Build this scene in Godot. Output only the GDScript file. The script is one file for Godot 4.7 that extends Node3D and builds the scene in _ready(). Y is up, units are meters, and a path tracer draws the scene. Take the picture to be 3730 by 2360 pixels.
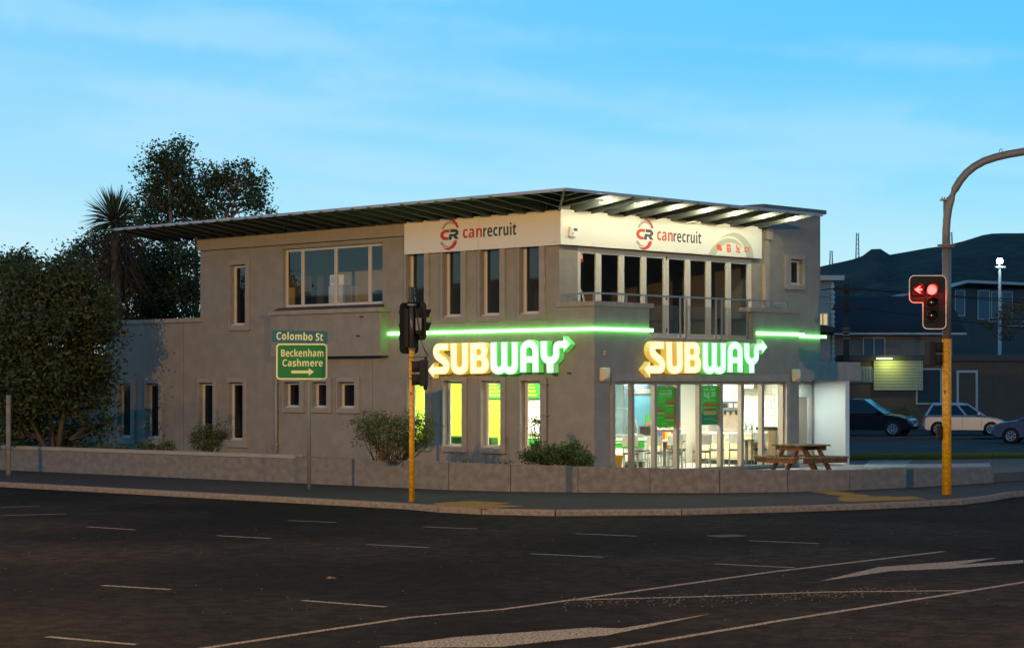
extends Node3D
# A corner shop and offices beside a road junction at dusk. Building frame: x along the shop front, y up, z out of the shop front.

const LETTERS := {
	"S": [[-1.827,0.421,-2.179,0.425,-2.268,0.411,-2.344,0.371,-2.394,0.310,-2.417,0.240,-2.420,0.170,-2.382,0.064,-2.306,-0.016,-2.179,-0.087,-2.053,-0.149,-2.020,-0.181,-2.045,-0.207,-2.387,-0.209,-2.387,-0.103,-2.631,-0.310,-2.387,-0.520,-2.387,-0.415,-1.990,-0.416,-1.902,-0.399,-1.834,-0.352,-1.789,-0.282,-1.772,-0.204,-1.777,-0.142,-1.814,-0.064,-1.902,0.025,-2.040,0.096,-2.141,0.149,-2.179,0.185,-2.161,0.214,-2.116,0.223,-1.827,0.220]],
	"U": [[-1.744,0.421,-1.498,0.421,-1.490,-0.153,-1.466,-0.202,-1.396,-0.223,-1.327,-0.203,-1.302,-0.163,-1.310,0.424,-1.066,0.426,-1.056,-0.190,-1.083,-0.303,-1.169,-0.384,-1.280,-0.418,-1.396,-0.428,-1.515,-0.414,-1.627,-0.375,-1.702,-0.291,-1.732,-0.186]],
	"B": [[-0.997,0.421,-0.546,0.429,-0.473,0.414,-0.413,0.379,-0.365,0.324,-0.336,0.260,-0.329,0.200,-0.353,0.106,-0.389,0.058,-0.329,-0.006,-0.297,-0.083,-0.285,-0.160,-0.292,-0.237,-0.321,-0.306,-0.401,-0.374,-0.522,-0.403,-0.990,-0.405],[-0.745,0.242,-0.631,0.244,-0.597,0.223,-0.587,0.177,-0.595,0.120,-0.626,0.096,-0.745,0.096],[-0.745,-0.058,-0.607,-0.059,-0.570,-0.086,-0.553,-0.138,-0.568,-0.193,-0.607,-0.224,-0.740,-0.226]],
	"W": [[-0.232,0.426,0.015,0.427,0.019,-0.171,0.043,-0.210,0.091,-0.219,0.139,-0.206,0.158,-0.172,0.158,0.426,0.400,0.425,0.400,-0.173,0.423,-0.212,0.475,-0.221,0.529,-0.208,0.546,-0.174,0.541,0.426,0.783,0.424,0.781,-0.201,0.764,-0.310,0.706,-0.383,0.588,-0.423,0.470,-0.431,0.352,-0.411,0.276,-0.365,0.210,-0.410,0.091,-0.430,-0.040,-0.418,-0.160,-0.366,-0.215,-0.289,-0.232,-0.178]],
	"A": [[0.846,-0.375,0.846,0.204,0.870,0.297,0.928,0.380,1.033,0.446,1.172,0.473,1.311,0.451,1.426,0.382,1.495,0.297,1.518,0.213,1.523,-0.377,1.283,-0.376,1.283,-0.133,1.084,-0.132,1.084,-0.376],[1.084,0.050,1.084,0.201,1.107,0.247,1.177,0.271,1.246,0.250,1.279,0.208,1.279,0.048]],
	"Y": [[1.569,0.433,1.822,0.433,1.822,0.085,1.845,0.040,1.911,0.022,1.986,0.038,2.013,0.078,2.013,0.241,2.031,0.324,2.088,0.390,2.178,0.425,2.381,0.435,2.381,0.543,2.631,0.336,2.381,0.129,2.381,0.237,2.246,0.233,2.246,0.056,2.223,-0.027,2.144,-0.109,2.038,-0.166,2.043,-0.387,1.800,-0.393,1.793,-0.165,1.679,-0.106,1.610,-0.022,1.582,0.062]],
}
const LOGO := {
	"red": [[-0.092,0.369,0.075,0.412,0.200,0.382,0.303,0.289,0.357,0.170,0.262,0.175,0.221,0.265,0.137,0.336,0.033,0.371],[0.295,-0.166,0.262,-0.274,0.158,-0.371,-0.029,-0.421,-0.176,-0.394,-0.281,-0.322,-0.176,-0.356,-0.029,-0.348,0.096,-0.281,0.179,-0.169],[0.013,0.139,-0.218,0.134,-0.323,0.075,-0.365,-0.011,-0.302,-0.102,-0.197,-0.142,-0.050,-0.143,-0.042,-0.071,-0.176,-0.058,-0.239,-0.017,-0.226,0.026,-0.155,0.057,-0.008,0.059]],
	"dark": [[0.042,0.143,0.262,0.138,0.345,0.070,0.345,-0.003,0.262,-0.042,0.357,-0.134,0.221,-0.133,0.137,-0.051,0.096,-0.048,0.075,-0.141,-0.042,-0.138,0.000,0.015,0.221,0.012,0.229,0.055,0.025,0.057]],
	"grey": [[-0.302,0.161,-0.239,0.260,-0.113,0.341,0.033,0.353,0.158,0.312,0.221,0.250,0.158,0.268,0.054,0.303,-0.050,0.294,-0.155,0.241,-0.218,0.163],[-0.356,-0.187,-0.323,-0.262,-0.239,-0.315,-0.113,-0.338,0.033,-0.316,-0.050,-0.312,-0.176,-0.277,-0.239,-0.222,-0.260,-0.186]],
}
const ICONS := {
	"swoosh": [[6.468,6.760,6.607,6.837,6.782,6.911,6.958,6.950,7.134,6.964,7.311,6.950,7.489,6.899,7.650,6.825,7.794,6.722,7.902,6.607,7.974,6.478,8.010,6.293,7.677,6.289,7.650,6.397,7.597,6.526,7.507,6.654,7.383,6.746,7.240,6.815,7.063,6.855,6.870,6.856,6.677,6.824],[5.958,6.286,6.018,6.388,6.139,6.512,6.294,6.616,6.468,6.706,6.642,6.763,6.817,6.794,6.993,6.797,7.170,6.768,7.329,6.699,7.436,6.617,7.498,6.549,7.347,6.613,7.170,6.664,6.975,6.677,6.800,6.657,6.642,6.606,6.503,6.518,6.381,6.426,6.277,6.294]],
	"icon": [[6.311,6.509,6.320,6.574,6.381,6.609,6.450,6.607,6.503,6.572,6.529,6.509,6.558,6.467,6.546,6.434,6.485,6.418,6.398,6.448,6.320,6.488],[6.777,6.629,6.937,6.631,6.937,6.582,6.958,6.562,6.958,6.420,6.922,6.402,6.782,6.407,6.768,6.569],[7.178,6.624,7.214,6.623,7.285,6.544,7.320,6.559,7.368,6.557,7.365,6.494,7.329,6.468,7.258,6.489,7.214,6.547],[7.249,6.450,7.379,6.451,7.374,6.407,7.255,6.410],[7.175,6.454,7.232,6.457,7.232,6.427,7.175,6.430],[7.641,6.594,7.677,6.574,7.722,6.565,7.713,6.532,7.726,6.500,7.695,6.454,7.650,6.441,7.597,6.450,7.579,6.493,7.575,6.536,7.597,6.576],[7.758,6.556,7.731,6.582,7.736,6.599,7.767,6.578,7.803,6.600,7.794,6.563,7.785,6.442,7.754,6.446]],
	"cut": [[6.812,6.565,6.843,6.567,6.843,6.526,6.808,6.524],[6.875,6.566,6.922,6.565,6.922,6.525,6.879,6.525],[6.826,6.490,6.914,6.489,6.914,6.481,6.826,6.483],[6.826,6.463,6.914,6.462,6.914,6.454,6.826,6.455],[7.623,6.539,7.677,6.539,7.677,6.492,7.623,6.495],[7.320,6.541,7.350,6.540,7.347,6.509,7.320,6.511]],
}

const MARK_LINES := [[-7.842, -14.682, -3.153, -21.164, -1.176, -23.896, -0.116, -24.734, 0.898, -25.974, 3.755, -29.592, 7.030, -33.194], [-3.960, -15.010, 1.136, -21.177, 3.057, -23.501, 5.698, -26.505, 7.045, -28.085, 12.235, -34.173], [0.782, -25.793, 2.378, -26.184, 4.137, -26.779, 6.085, -26.974]]
const MARK_DASHES := [[1.165, -37.142, 2.231, -36.514], [4.124, -35.465, 5.253, -34.845], [0.298, -32.774, 1.434, -32.124], [3.088, -30.935, 4.196, -30.284], [-8.103, -38.885, -7.047, -38.085], [-5.301, -36.631, -4.251, -35.970], [-2.457, -34.624, -1.384, -33.989], [-5.555, -27.644, -4.539, -27.094], [-2.652, -25.748, -1.554, -25.003], [-5.031, -22.065, -3.940, -21.391], [-4.459, -40.654, -3.461, -40.088], [-1.686, -38.885, -0.645, -38.310]]
const MARK_FAR := [[-11.277, -44.956, -10.527, -45.429], [-10.579, -42.176, -9.358, -42.732]]
const MARK_ARROWS := [[4.272, -28.238, 5.469, -30.391, 6.492, -31.121, 7.610, -32.005, 6.708, -30.751, 7.930, -31.614, 7.806, -31.121, 6.448, -30.143, 5.551, -29.797], [2.341, -24.226, 1.606, -23.082, 1.026, -22.192, 0.593, -21.874, -0.100, -21.246, -0.899, -21.154, -1.380, -21.199, -0.616, -22.028, 0.863, -22.878, 1.224, -22.818]]
const PATH_STRIPES := [[10.990, -62.650, 12.255, -62.445], [10.816, -61.820, 12.061, -61.620], [10.647, -61.012, 11.872, -60.817], [10.482, -60.224, 11.688, -60.035], [10.321, -59.457, 11.509, -59.272], [10.164, -58.709, 11.334, -58.529], [10.011, -57.980, 11.163, -57.804]]

var rng := RandomNumberGenerator.new()
var used := {}
var m := {}
var BX := Transform3D(Basis(Vector3.UP, deg_to_rad(46.0)), Vector3(2.0815, 0, -51.5))
const LEFT := Basis(Vector3(0, 0, 1), Vector3(0, 1, 0), Vector3(-1, 0, 0))


# ---------------------------------------------------------------- helpers
func numbered(called: String) -> String:
	used[called] = used.get(called, -1) + 1
	return called if used[called] == 0 else "%s_%03d" % [called, used[called]]

func tag(o: Node, label: String, category: String, group := "", kind := "") -> Node:
	if label: o.set_meta("label", label)
	if category: o.set_meta("category", category)
	if group: o.set_meta("group", group)
	if kind: o.set_meta("kind", kind)
	return o

func thing(called: String, label: String, category: String, xf := Transform3D(), group := "") -> Node3D:
	var o := Node3D.new()
	o.name = numbered(called)
	add_child(o)
	o.transform = xf
	tag(o, label, category, group)
	return o

func S(flat := true) -> SurfaceTool:
	var st := SurfaceTool.new()
	st.begin(Mesh.PRIMITIVE_TRIANGLES)
	st.set_smooth_group(-1 if flat else 0)
	return st

func obj(called: String, st: SurfaceTool, mt: Material, parent: Node = self, xf := Transform3D()) -> MeshInstance3D:
	st.generate_normals()
	return inst(called, st.commit(), mt, parent, xf)

func inst(called: String, mesh: Mesh, mt: Material, parent: Node = self, xf := Transform3D()) -> MeshInstance3D:
	var o := MeshInstance3D.new()
	o.mesh = mesh
	o.material_override = mt
	o.transform = xf
	if parent == self:
		o.name = numbered(called)
		add_child(o)
	else:
		o.name = called
		parent.add_child(o, true)
	return o

func copy(o: Node3D, xf: Transform3D, label := "") -> Node3D:
	var c: Node3D = o.duplicate()
	var base := String(o.name)
	if base.length() > 4 and base[base.length() - 4] == "_" and base.right(3).is_valid_int():
		base = base.left(base.length() - 4)
	c.name = numbered(base)
	add_child(c)
	c.transform = xf
	if label: c.set_meta("label", label)
	return c

func struct(o: Node) -> Node:
	o.set_meta("kind", "structure")
	return o

func V(x: float, y: float, z: float) -> Vector3:
	return Vector3(x, y, z)

func T(x: float, y: float, z: float, turn := 0.0) -> Transform3D:
	return Transform3D(Basis(Vector3.UP, turn), Vector3(x, y, z))

func lin(r: float, g: float, b: float) -> Color:
	return Color(r, g, b).linear_to_srgb()

func M(called: String, r: float, g: float, b: float, rough := 0.8, metal := 0.0) -> StandardMaterial3D:
	var mt := StandardMaterial3D.new()
	mt.resource_name = called
	mt.albedo_color = lin(r, g, b)
	mt.roughness = rough
	mt.metallic = metal
	m[called] = mt
	return mt

func glow(called: String, r: float, g: float, b: float, energy := 1.0) -> StandardMaterial3D:
	var mt := M(called, 0.5, 0.5, 0.5, 0.5)
	mt.emission_enabled = true
	var top: float = maxf(maxf(r, g), maxf(b, 0.0001))
	mt.emission = lin(r / top, g / top, b / top)
	mt.emission_energy_multiplier = energy * top
	return mt

func noise_tex(freq: float, lo: Color, hi: Color, size := 512, octaves := 4, sd := 1, kind := FastNoiseLite.TYPE_SIMPLEX_SMOOTH, stops := [0.25, 0.75]) -> NoiseTexture2D:
	var n := FastNoiseLite.new()
	n.noise_type = kind
	n.frequency = freq
	n.fractal_octaves = octaves
	n.seed = sd
	var t := NoiseTexture2D.new()
	t.width = size
	t.height = size
	t.seamless = true
	t.noise = n
	var g := Gradient.new()
	g.offsets = PackedFloat32Array(stops)
	g.colors = PackedColorArray([lo, hi])
	t.color_ramp = g
	return t

func bump_tex(freq: float, strength: float, size := 512, octaves := 4, sd := 3) -> NoiseTexture2D:
	var n := FastNoiseLite.new()
	n.frequency = freq
	n.fractal_octaves = octaves
	n.seed = sd
	var t := NoiseTexture2D.new()
	t.width = size
	t.height = size
	t.seamless = true
	t.as_normal_map = true
	t.bump_strength = strength
	t.noise = n
	return t

func dress(mt: StandardMaterial3D, albedo: Texture2D, normal: Texture2D, scale: float, depth := 1.0) -> StandardMaterial3D:
	mt.uv1_triplanar = true
	mt.uv1_scale = Vector3.ONE * scale
	if albedo: mt.albedo_texture = albedo
	if normal:
		mt.normal_enabled = true
		mt.normal_texture = normal
		mt.normal_scale = depth
	return mt

func tri(st: SurfaceTool, a: Vector3, b: Vector3, c: Vector3) -> void:
	st.add_vertex(a); st.add_vertex(b); st.add_vertex(c)

func quad(st: SurfaceTool, a: Vector3, b: Vector3, c: Vector3, d: Vector3) -> void:
	tri(st, a, b, c); tri(st, a, c, d)

# box between two corners, placed by xf
func bx(st: SurfaceTool, lo: Vector3, hi: Vector3, xf := Transform3D()) -> void:
	var p: Array[Vector3] = []
	for i in 8:
		p.append(xf * Vector3(hi.x if i & 1 else lo.x, hi.y if i & 2 else lo.y, hi.z if i & 4 else lo.z))
	quad(st, p[4], p[6], p[7], p[5])
	quad(st, p[1], p[3], p[2], p[0])
	quad(st, p[5], p[7], p[3], p[1])
	quad(st, p[0], p[2], p[6], p[4])
	quad(st, p[6], p[2], p[3], p[7])
	quad(st, p[0], p[4], p[5], p[1])

# bar from a to b, w wide and h high
func bar(st: SurfaceTool, a: Vector3, b: Vector3, w: float, h: float, up := Vector3.UP) -> void:
	var d := (b - a).normalized()
	var side := d.cross(up).normalized()
	var upn := side.cross(d)
	bx(st, Vector3(-w / 2, -h / 2, 0), Vector3(w / 2, h / 2, a.distance_to(b)), Transform3D(Basis(-side, upn, d), a))

# box with bevelled edges
func soft_box(st: SurfaceTool, lo: Vector3, hi: Vector3, e: float, xf := Transform3D()) -> void:
	var poly := PackedVector2Array([Vector2(lo.x + e, lo.y), Vector2(hi.x - e, lo.y), Vector2(hi.x, lo.y + e), Vector2(hi.x, hi.y - e), Vector2(hi.x - e, hi.y), Vector2(lo.x + e, hi.y), Vector2(lo.x, hi.y - e), Vector2(lo.x, lo.y + e)])
	var mid := Vector2((lo.x + hi.x) / 2, (lo.y + hi.y) / 2)
	var small := PackedVector2Array()
	for p in poly:
		small.append(Vector2(p.x - signf(p.x - mid.x) * e, p.y - signf(p.y - mid.y) * e))
	loft(st, [[small, lo.z], [poly, lo.z + e], [poly, hi.z - e], [small, hi.z]], xf)

# rings of equal length joined along z, with caps
func loft(st: SurfaceTool, rings: Array, xf := Transform3D(), caps := true) -> void:
	var n: int = rings[0][0].size()
	for k in rings.size() - 1:
		var a: PackedVector2Array = rings[k][0]
		var b: PackedVector2Array = rings[k + 1][0]
		for i in n:
			var j := (i + 1) % n
			quad(st, xf * V(a[i].x, a[i].y, rings[k][1]), xf * V(b[i].x, b[i].y, rings[k + 1][1]), xf * V(b[j].x, b[j].y, rings[k + 1][1]), xf * V(a[j].x, a[j].y, rings[k][1]))
	if caps:
		plate(st, rings[0][0], rings[0][1], xf, -1.0)
		plate(st, rings[-1][0], rings[-1][1], xf, 1.0)

func pts(flat: Array) -> PackedVector2Array:
	var out := PackedVector2Array()
	for i in range(0, flat.size(), 2):
		out.append(Vector2(flat[i], flat[i + 1]))
	return out

func area(poly: PackedVector2Array) -> float:
	var s := 0.0
	for i in poly.size():
		s += poly[i].cross(poly[(i + 1) % poly.size()])
	return s / 2

func ccw(poly: PackedVector2Array) -> PackedVector2Array:
	if area(poly) < 0:
		poly = poly.duplicate()
		poly.reverse()
	return poly

# flat polygon at z, facing +z (face 1) or -z
func plate(st: SurfaceTool, poly: PackedVector2Array, z: float, xf := Transform3D(), face := 1.0) -> void:
	var idx := Geometry2D.triangulate_polygon(poly)
	for i in range(0, idx.size(), 3):
		var a := poly[idx[i]]
		var b := poly[idx[i + 1]]
		var c := poly[idx[i + 2]]
		if ((b - a).cross(c - a) > 0) == (face > 0):
			var q := b
			b = c
			c = q
		tri(st, xf * V(a.x, a.y, z), xf * V(b.x, b.y, z), xf * V(c.x, c.y, z))

func walls(st: SurfaceTool, poly: PackedVector2Array, z0: float, z1: float, xf := Transform3D(), inward := false) -> void:
	var p := ccw(poly)
	for i in p.size():
		var a := p[i]
		var b := p[(i + 1) % p.size()]
		if inward:
			var q := a
			a = b
			b = q
		quad(st, xf * V(a.x, a.y, z0), xf * V(a.x, a.y, z1), xf * V(b.x, b.y, z1), xf * V(b.x, b.y, z0))

func prism(st: SurfaceTool, poly: PackedVector2Array, z0: float, z1: float, xf := Transform3D()) -> void:
	plate(st, poly, z1, xf, 1.0)
	plate(st, poly, z0, xf, -1.0)
	walls(st, poly, z0, z1, xf)

# joins holes to an outline by a hairline slit
func slit(outer: PackedVector2Array, holes: Array) -> PackedVector2Array:
	var out := ccw(outer)
	for h in holes:
		var hole: PackedVector2Array = ccw(h).duplicate()
		hole.reverse()
		var best := INF
		var bi := 0
		var bj := 0
		for i in out.size():
			for j in hole.size():
				var d := out[i].distance_squared_to(hole[j])
				if d < best:
					best = d
					bi = i
					bj = j
		var ring := PackedVector2Array()
		for i in bi + 1: ring.append(out[i])
		for j in hole.size(): ring.append(hole[(bj + j) % hole.size()])
		var e := (hole[bj] - out[bi]).orthogonal().normalized() * 0.0004
		ring.append(hole[bj] + e)
		ring.append(out[bi] + e)
		for i in range(bi + 1, out.size()): ring.append(out[i])
		out = ring
	return out

func tube(st: SurfaceTool, path: Array, radii, n := 10, caps := true) -> void:
	var rings := []
	for i in path.size():
		var d: Vector3 = (path[mini(i + 1, path.size() - 1)] - path[maxi(i - 1, 0)]).normalized()
		var side := d.cross(Vector3(0.13, 0.2, 1) if absf(d.y) > 0.9 else Vector3.UP).normalized()
		var up := side.cross(d)
		var r: float = radii[i] if radii is Array else radii
		var ring := []
		for k in n:
			var a := TAU * k / n
			ring.append(path[i] + (side * cos(a) + up * sin(a)) * r)
		rings.append(ring)
	for i in path.size() - 1:
		for k in n:
			var l := (k + 1) % n
			quad(st, rings[i][k], rings[i][l], rings[i + 1][l], rings[i + 1][k])
	if caps:
		for k in range(1, n - 1):
			tri(st, rings[0][0], rings[0][k + 1], rings[0][k])
			tri(st, rings[-1][0], rings[-1][k], rings[-1][k + 1])

# profile of (radius, height) pairs turned about y
func lathe(st: SurfaceTool, prof: Array, n := 16, xf := Transform3D()) -> void:
	for i in range(0, prof.size() - 2, 2):
		for k in n:
			var a := TAU * k / n
			var b := TAU * (k + 1) / n
			var r0: float = prof[i]
			var r1: float = prof[i + 2]
			var y0: float = prof[i + 1]
			var y1: float = prof[i + 3]
			var p0 := xf * V(r0 * cos(a), y0, r0 * sin(a))
			var p1 := xf * V(r0 * cos(b), y0, r0 * sin(b))
			var p2 := xf * V(r1 * cos(b), y1, r1 * sin(b))
			var p3 := xf * V(r1 * cos(a), y1, r1 * sin(a))
			if r0 > 0.0001: tri(st, p0, p1, p2)
			if r1 > 0.0001: tri(st, p0, p2, p3)

func text(called: String, words: String, mt: Material, parent: Node, xf: Transform3D, w: float, h := 0.0, bold := true) -> MeshInstance3D:
	var f := SystemFont.new()
	f.font_names = PackedStringArray(["Droid Sans"])
	f.font_weight = 700 if bold else 400
	var t := TextMesh.new()
	t.font = f
	t.font_size = 64
	t.pixel_size = 0.01
	t.depth = 0.0
	t.curve_step = 2.0
	t.text = words
	var box := t.get_aabb()
	var sx := w / maxf(box.size.x, 0.001)
	var sy := h / maxf(box.size.y, 0.001) if h > 0 else sx
	var mid := box.get_center()
	return inst(called, t, mt, parent, xf * Transform3D(Basis.from_scale(Vector3(sx, sy, 1)), Vector3(-mid.x * sx, -mid.y * sy, 0)))

# wall in the u,v plane, front at out = 0, with rectangular holes [u0, v0, u1, v1]
func holed(st: SurfaceTool, u0: float, v0: float, u1: float, v1: float, holes: Array, thick: float, xf: Transform3D) -> void:
	var us := [u0, u1]
	var vs := [v0, v1]
	for h in holes:
		for k in [0, 2]:
			if h[k] > u0 and h[k] < u1 and not us.has(h[k]): us.append(h[k])
			if h[k + 1] > v0 and h[k + 1] < v1 and not vs.has(h[k + 1]): vs.append(h[k + 1])
	us.sort()
	vs.sort()
	for i in us.size() - 1:
		for j in vs.size() - 1:
			var cu: float = (us[i] + us[i + 1]) / 2
			var cv: float = (vs[j] + vs[j + 1]) / 2
			var open := false
			for h in holes:
				if cu > h[0] and cu < h[2] and cv > h[1] and cv < h[3]: open = true
			if open: continue
			var a := V(us[i], vs[j], 0)
			var b := V(us[i + 1], vs[j], 0)
			var c := V(us[i + 1], vs[j + 1], 0)
			var d := V(us[i], vs[j + 1], 0)
			var back := V(0, 0, -thick)
			quad(st, xf * a, xf * d, xf * c, xf * b)
			quad(st, xf * (b + back), xf * (c + back), xf * (d + back), xf * (a + back))
	var edge := [u0, v0, u1, v1]
	for h in holes + [edge]:
		var lo := V(maxf(h[0], u0), maxf(h[1], v0), -thick)
		var hi := V(minf(h[2], u1), minf(h[3], v1), 0)
		var faces := [[V(lo.x, lo.y, hi.z), V(lo.x, hi.y, hi.z), V(lo.x, hi.y, lo.z), V(lo.x, lo.y, lo.z)], [V(hi.x, lo.y, lo.z), V(hi.x, hi.y, lo.z), V(hi.x, hi.y, hi.z), V(hi.x, lo.y, hi.z)],
			[V(lo.x, lo.y, hi.z), V(lo.x, lo.y, lo.z), V(hi.x, lo.y, lo.z), V(hi.x, lo.y, hi.z)], [V(lo.x, hi.y, lo.z), V(lo.x, hi.y, hi.z), V(hi.x, hi.y, hi.z), V(hi.x, hi.y, lo.z)]]
		for f in faces:
			if h == edge: quad(st, xf * f[3], xf * f[2], xf * f[1], xf * f[0])
			else: quad(st, xf * f[0], xf * f[1], xf * f[2], xf * f[3])

# rectangular ring of bars between an outer and an inner rectangle, from out a to out b
func ring(st: SurfaceTool, o: Array, i: Array, a: float, b: float, xf := Transform3D()) -> void:
	bx(st, V(o[0], o[1], a), V(i[0], o[3], b), xf)
	bx(st, V(i[2], o[1], a), V(o[2], o[3], b), xf)
	bx(st, V(i[0], o[1], a), V(i[2], i[1], b), xf)
	bx(st, V(i[0], i[3], a), V(i[2], o[3], b), xf)

func ground_poly(called: String, flat: Array, y0: float, y1: float, mt: Material, parent: Node = self) -> MeshInstance3D:
	# outline given as world x, z pairs; turned so that the prism's +z becomes up
	var p := PackedVector2Array()
	for i in range(0, flat.size(), 2): p.append(Vector2(flat[i], -flat[i + 1]))
	var st := S()
	prism(st, p, y0, y1, Transform3D(Basis(V(1, 0, 0), V(0, 0, -1), V(0, 1, 0)), Vector3.ZERO))
	return obj(called, st, mt, parent)

func leaf_cloud(st: SurfaceTool, blobs: Array, count: int, size: float, clump := 0.35, droop := 0.0) -> void:
	# blobs: [centre, radii]; leaves gather on clumps spread through each blob
	var total := 0.0
	for b in blobs: total += b[1].x * b[1].y * b[1].z
	for b in blobs:
		var share := int(count * b[1].x * b[1].y * b[1].z / total)
		var heads := maxi(6, share / 45)
		for h in heads:
			var d := V(rng.randfn(), rng.randfn(), rng.randfn()).normalized() * pow(rng.randf(), 0.28)
			var c: Vector3 = b[0] + d * b[1] * rng.randf_range(0.72, 1.22)
			var r := clump * rng.randf_range(0.6, 1.3)
			for k in share / heads:
				var p := c + V(rng.randfn(), rng.randfn() * 0.75 - droop * rng.randf(), rng.randfn()) * r * 0.55
				leaf(st, p, size * rng.randf_range(0.6, 1.3))

func leaf(st: SurfaceTool, p: Vector3, s: float) -> void:
	var a := V(rng.randfn(), rng.randfn() * 0.7, rng.randfn()).normalized()
	var b := a.cross(V(rng.randfn(), rng.randfn(), rng.randfn())).normalized()
	quad(st, p - a * s * 0.5, p + b * s * 0.27, p + a * s * 0.5, p - b * s * 0.27)

func area_light(called: String, pos: Vector3, look: Vector3, size: Vector2, color: Color, energy: float, parent: Node) -> void:
	var l := AreaLight3D.new()
	l.name = called
	l.area_size = size
	l.area_normalize_energy = true
	l.light_color = color
	l.light_energy = energy
	l.area_range = 40.0
	l.shadow_enabled = true
	parent.add_child(l, true)
	var d := look.normalized()
	l.transform = Transform3D(Basis.looking_at(d, Vector3.UP if absf(d.y) < 0.9 else Vector3.FORWARD), pos)

func omni(called: String, pos: Vector3, color: Color, energy: float, size: float, parent: Node, reach := 60.0) -> void:
	var l := OmniLight3D.new()
	l.name = called
	l.light_color = color
	l.light_energy = energy
	l.light_size = size
	l.omni_range = reach
	l.omni_attenuation = 2.0
	l.shadow_enabled = true
	l.position = pos
	parent.add_child(l, true)

func spot(called: String, pos: Vector3, look: Vector3, color: Color, energy: float, angle: float, soft: float, parent: Node, size := 0.05) -> void:
	var l := SpotLight3D.new()
	l.name = called
	l.light_color = color
	l.light_energy = energy
	l.spot_angle = angle
	l.spot_angle_attenuation = soft
	l.spot_range = 60.0
	l.spot_attenuation = 2.0
	l.light_size = size
	l.shadow_enabled = true
	parent.add_child(l, true)
	var d := look.normalized()
	l.transform = Transform3D(Basis.looking_at(d, Vector3.UP if absf(d.y) < 0.9 else Vector3.FORWARD), pos)


# ---------------------------------------------------------------- camera, sky, exposure
func camera_and_sky() -> void:
	var cam := Camera3D.new()
	cam.name = "camera"
	cam.projection = Camera3D.PROJECTION_FRUSTUM
	cam.near = 0.1
	cam.far = 9000.0
	cam.size = 1524.0 / 4800.0 * 0.1
	cam.frustum_offset = Vector2(0, (900.0 - 762.0) / 4800.0 * 0.1)
	add_child(cam)
	cam.position = V(0, 2.75, 0)
	cam.current = true
	var env := Environment.new()
	env.background_mode = Environment.BG_SKY
	env.tonemap_mode = Environment.TONE_MAPPER_LINEAR
	env.tonemap_exposure = 1.0
	env.sdfgi_enabled = true
	env.ssao_enabled = true
	env.ssil_enabled = true
	var sky := Sky.new()
	var sm := PanoramaSkyMaterial.new()
	sm.panorama = ImageTexture.create_from_image(sky_image())
	sky.sky_material = sm
	env.sky = sky
	env.background_energy_multiplier = 1.0
	var we := WorldEnvironment.new()
	we.name = "world"
	we.environment = env
	add_child(we)

func sky_image() -> Image:
	var w := 2048
	var h := 1024
	var img := Image.create(w, h, false, Image.FORMAT_RGBF)
	img.fill(Color(0.02, 0.03, 0.04))
	var n1 := FastNoiseLite.new()
	n1.seed = 11
	n1.frequency = 1.0
	n1.fractal_octaves = 5
	n1.domain_warp_enabled = true
	n1.domain_warp_amplitude = 0.35
	n1.domain_warp_frequency = 0.7
	var g := Gradient.new()
	g.offsets = PackedFloat32Array([0.0, 0.035, 0.06, 0.10, 0.14, 0.22, 0.45, 1.0])
	g.colors = PackedColorArray([Color(0.66, 0.90, 0.94), Color(0.50, 0.87, 0.97), Color(0.27, 0.74, 1.0), Color(0.11, 0.60, 1.0), Color(0.075, 0.55, 1.0), Color(0.04, 0.30, 0.66), Color(0.02, 0.095, 0.26), Color(0.010, 0.04, 0.13)])
	for y in h / 2 + 4:
		var e := PI * (0.5 - (y + 0.5) / h)
		var base := g.sample(clampf(e / (PI / 2), 0.0, 1.0))
		for x in w:
			var az := wrapf(TAU * (x + 0.5) / w, -PI, PI)
			# cloud sheet high above: streaks lie almost level, a little tilted
			var ee := rad_to_deg(e)
			var aa := rad_to_deg(az)
			var t := ee + 5.0 * sin(az)
			var k := n1.get_noise_3d(cos(az) * 2.6, t * 0.30, sin(az) * 2.6)
			var k2 := n1.get_noise_3d(cos(az) * 5.0 + 7.0, t * 0.85, sin(az) * 5.0)
			var c := clampf(0.27 + 1.6 * k + 0.9 * k2, 0.0, 1.0)
			c = c * c * (3.0 - 2.0 * c)
			var pale := Color(base.r * 0.5 + 0.27, base.g * 0.5 + 0.42, base.b * 0.5 + 0.50)
			var dim := clampf(1.0 - (ee - 14.0) / 50.0, 0.25, 1.0)
			var col := base.lerp(pale, c * 0.66 * dim)
			# the glow of the sunset, low on the left
			var s := exp(-pow((aa + 32.0) / 34.0, 2.0)) * exp(-pow(ee / 13.0, 2.0))
			col = col.lerp(Color(0.72, 0.90, 0.97), s * 0.5)
			img.set_pixel(x, y, col)
	return img

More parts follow.
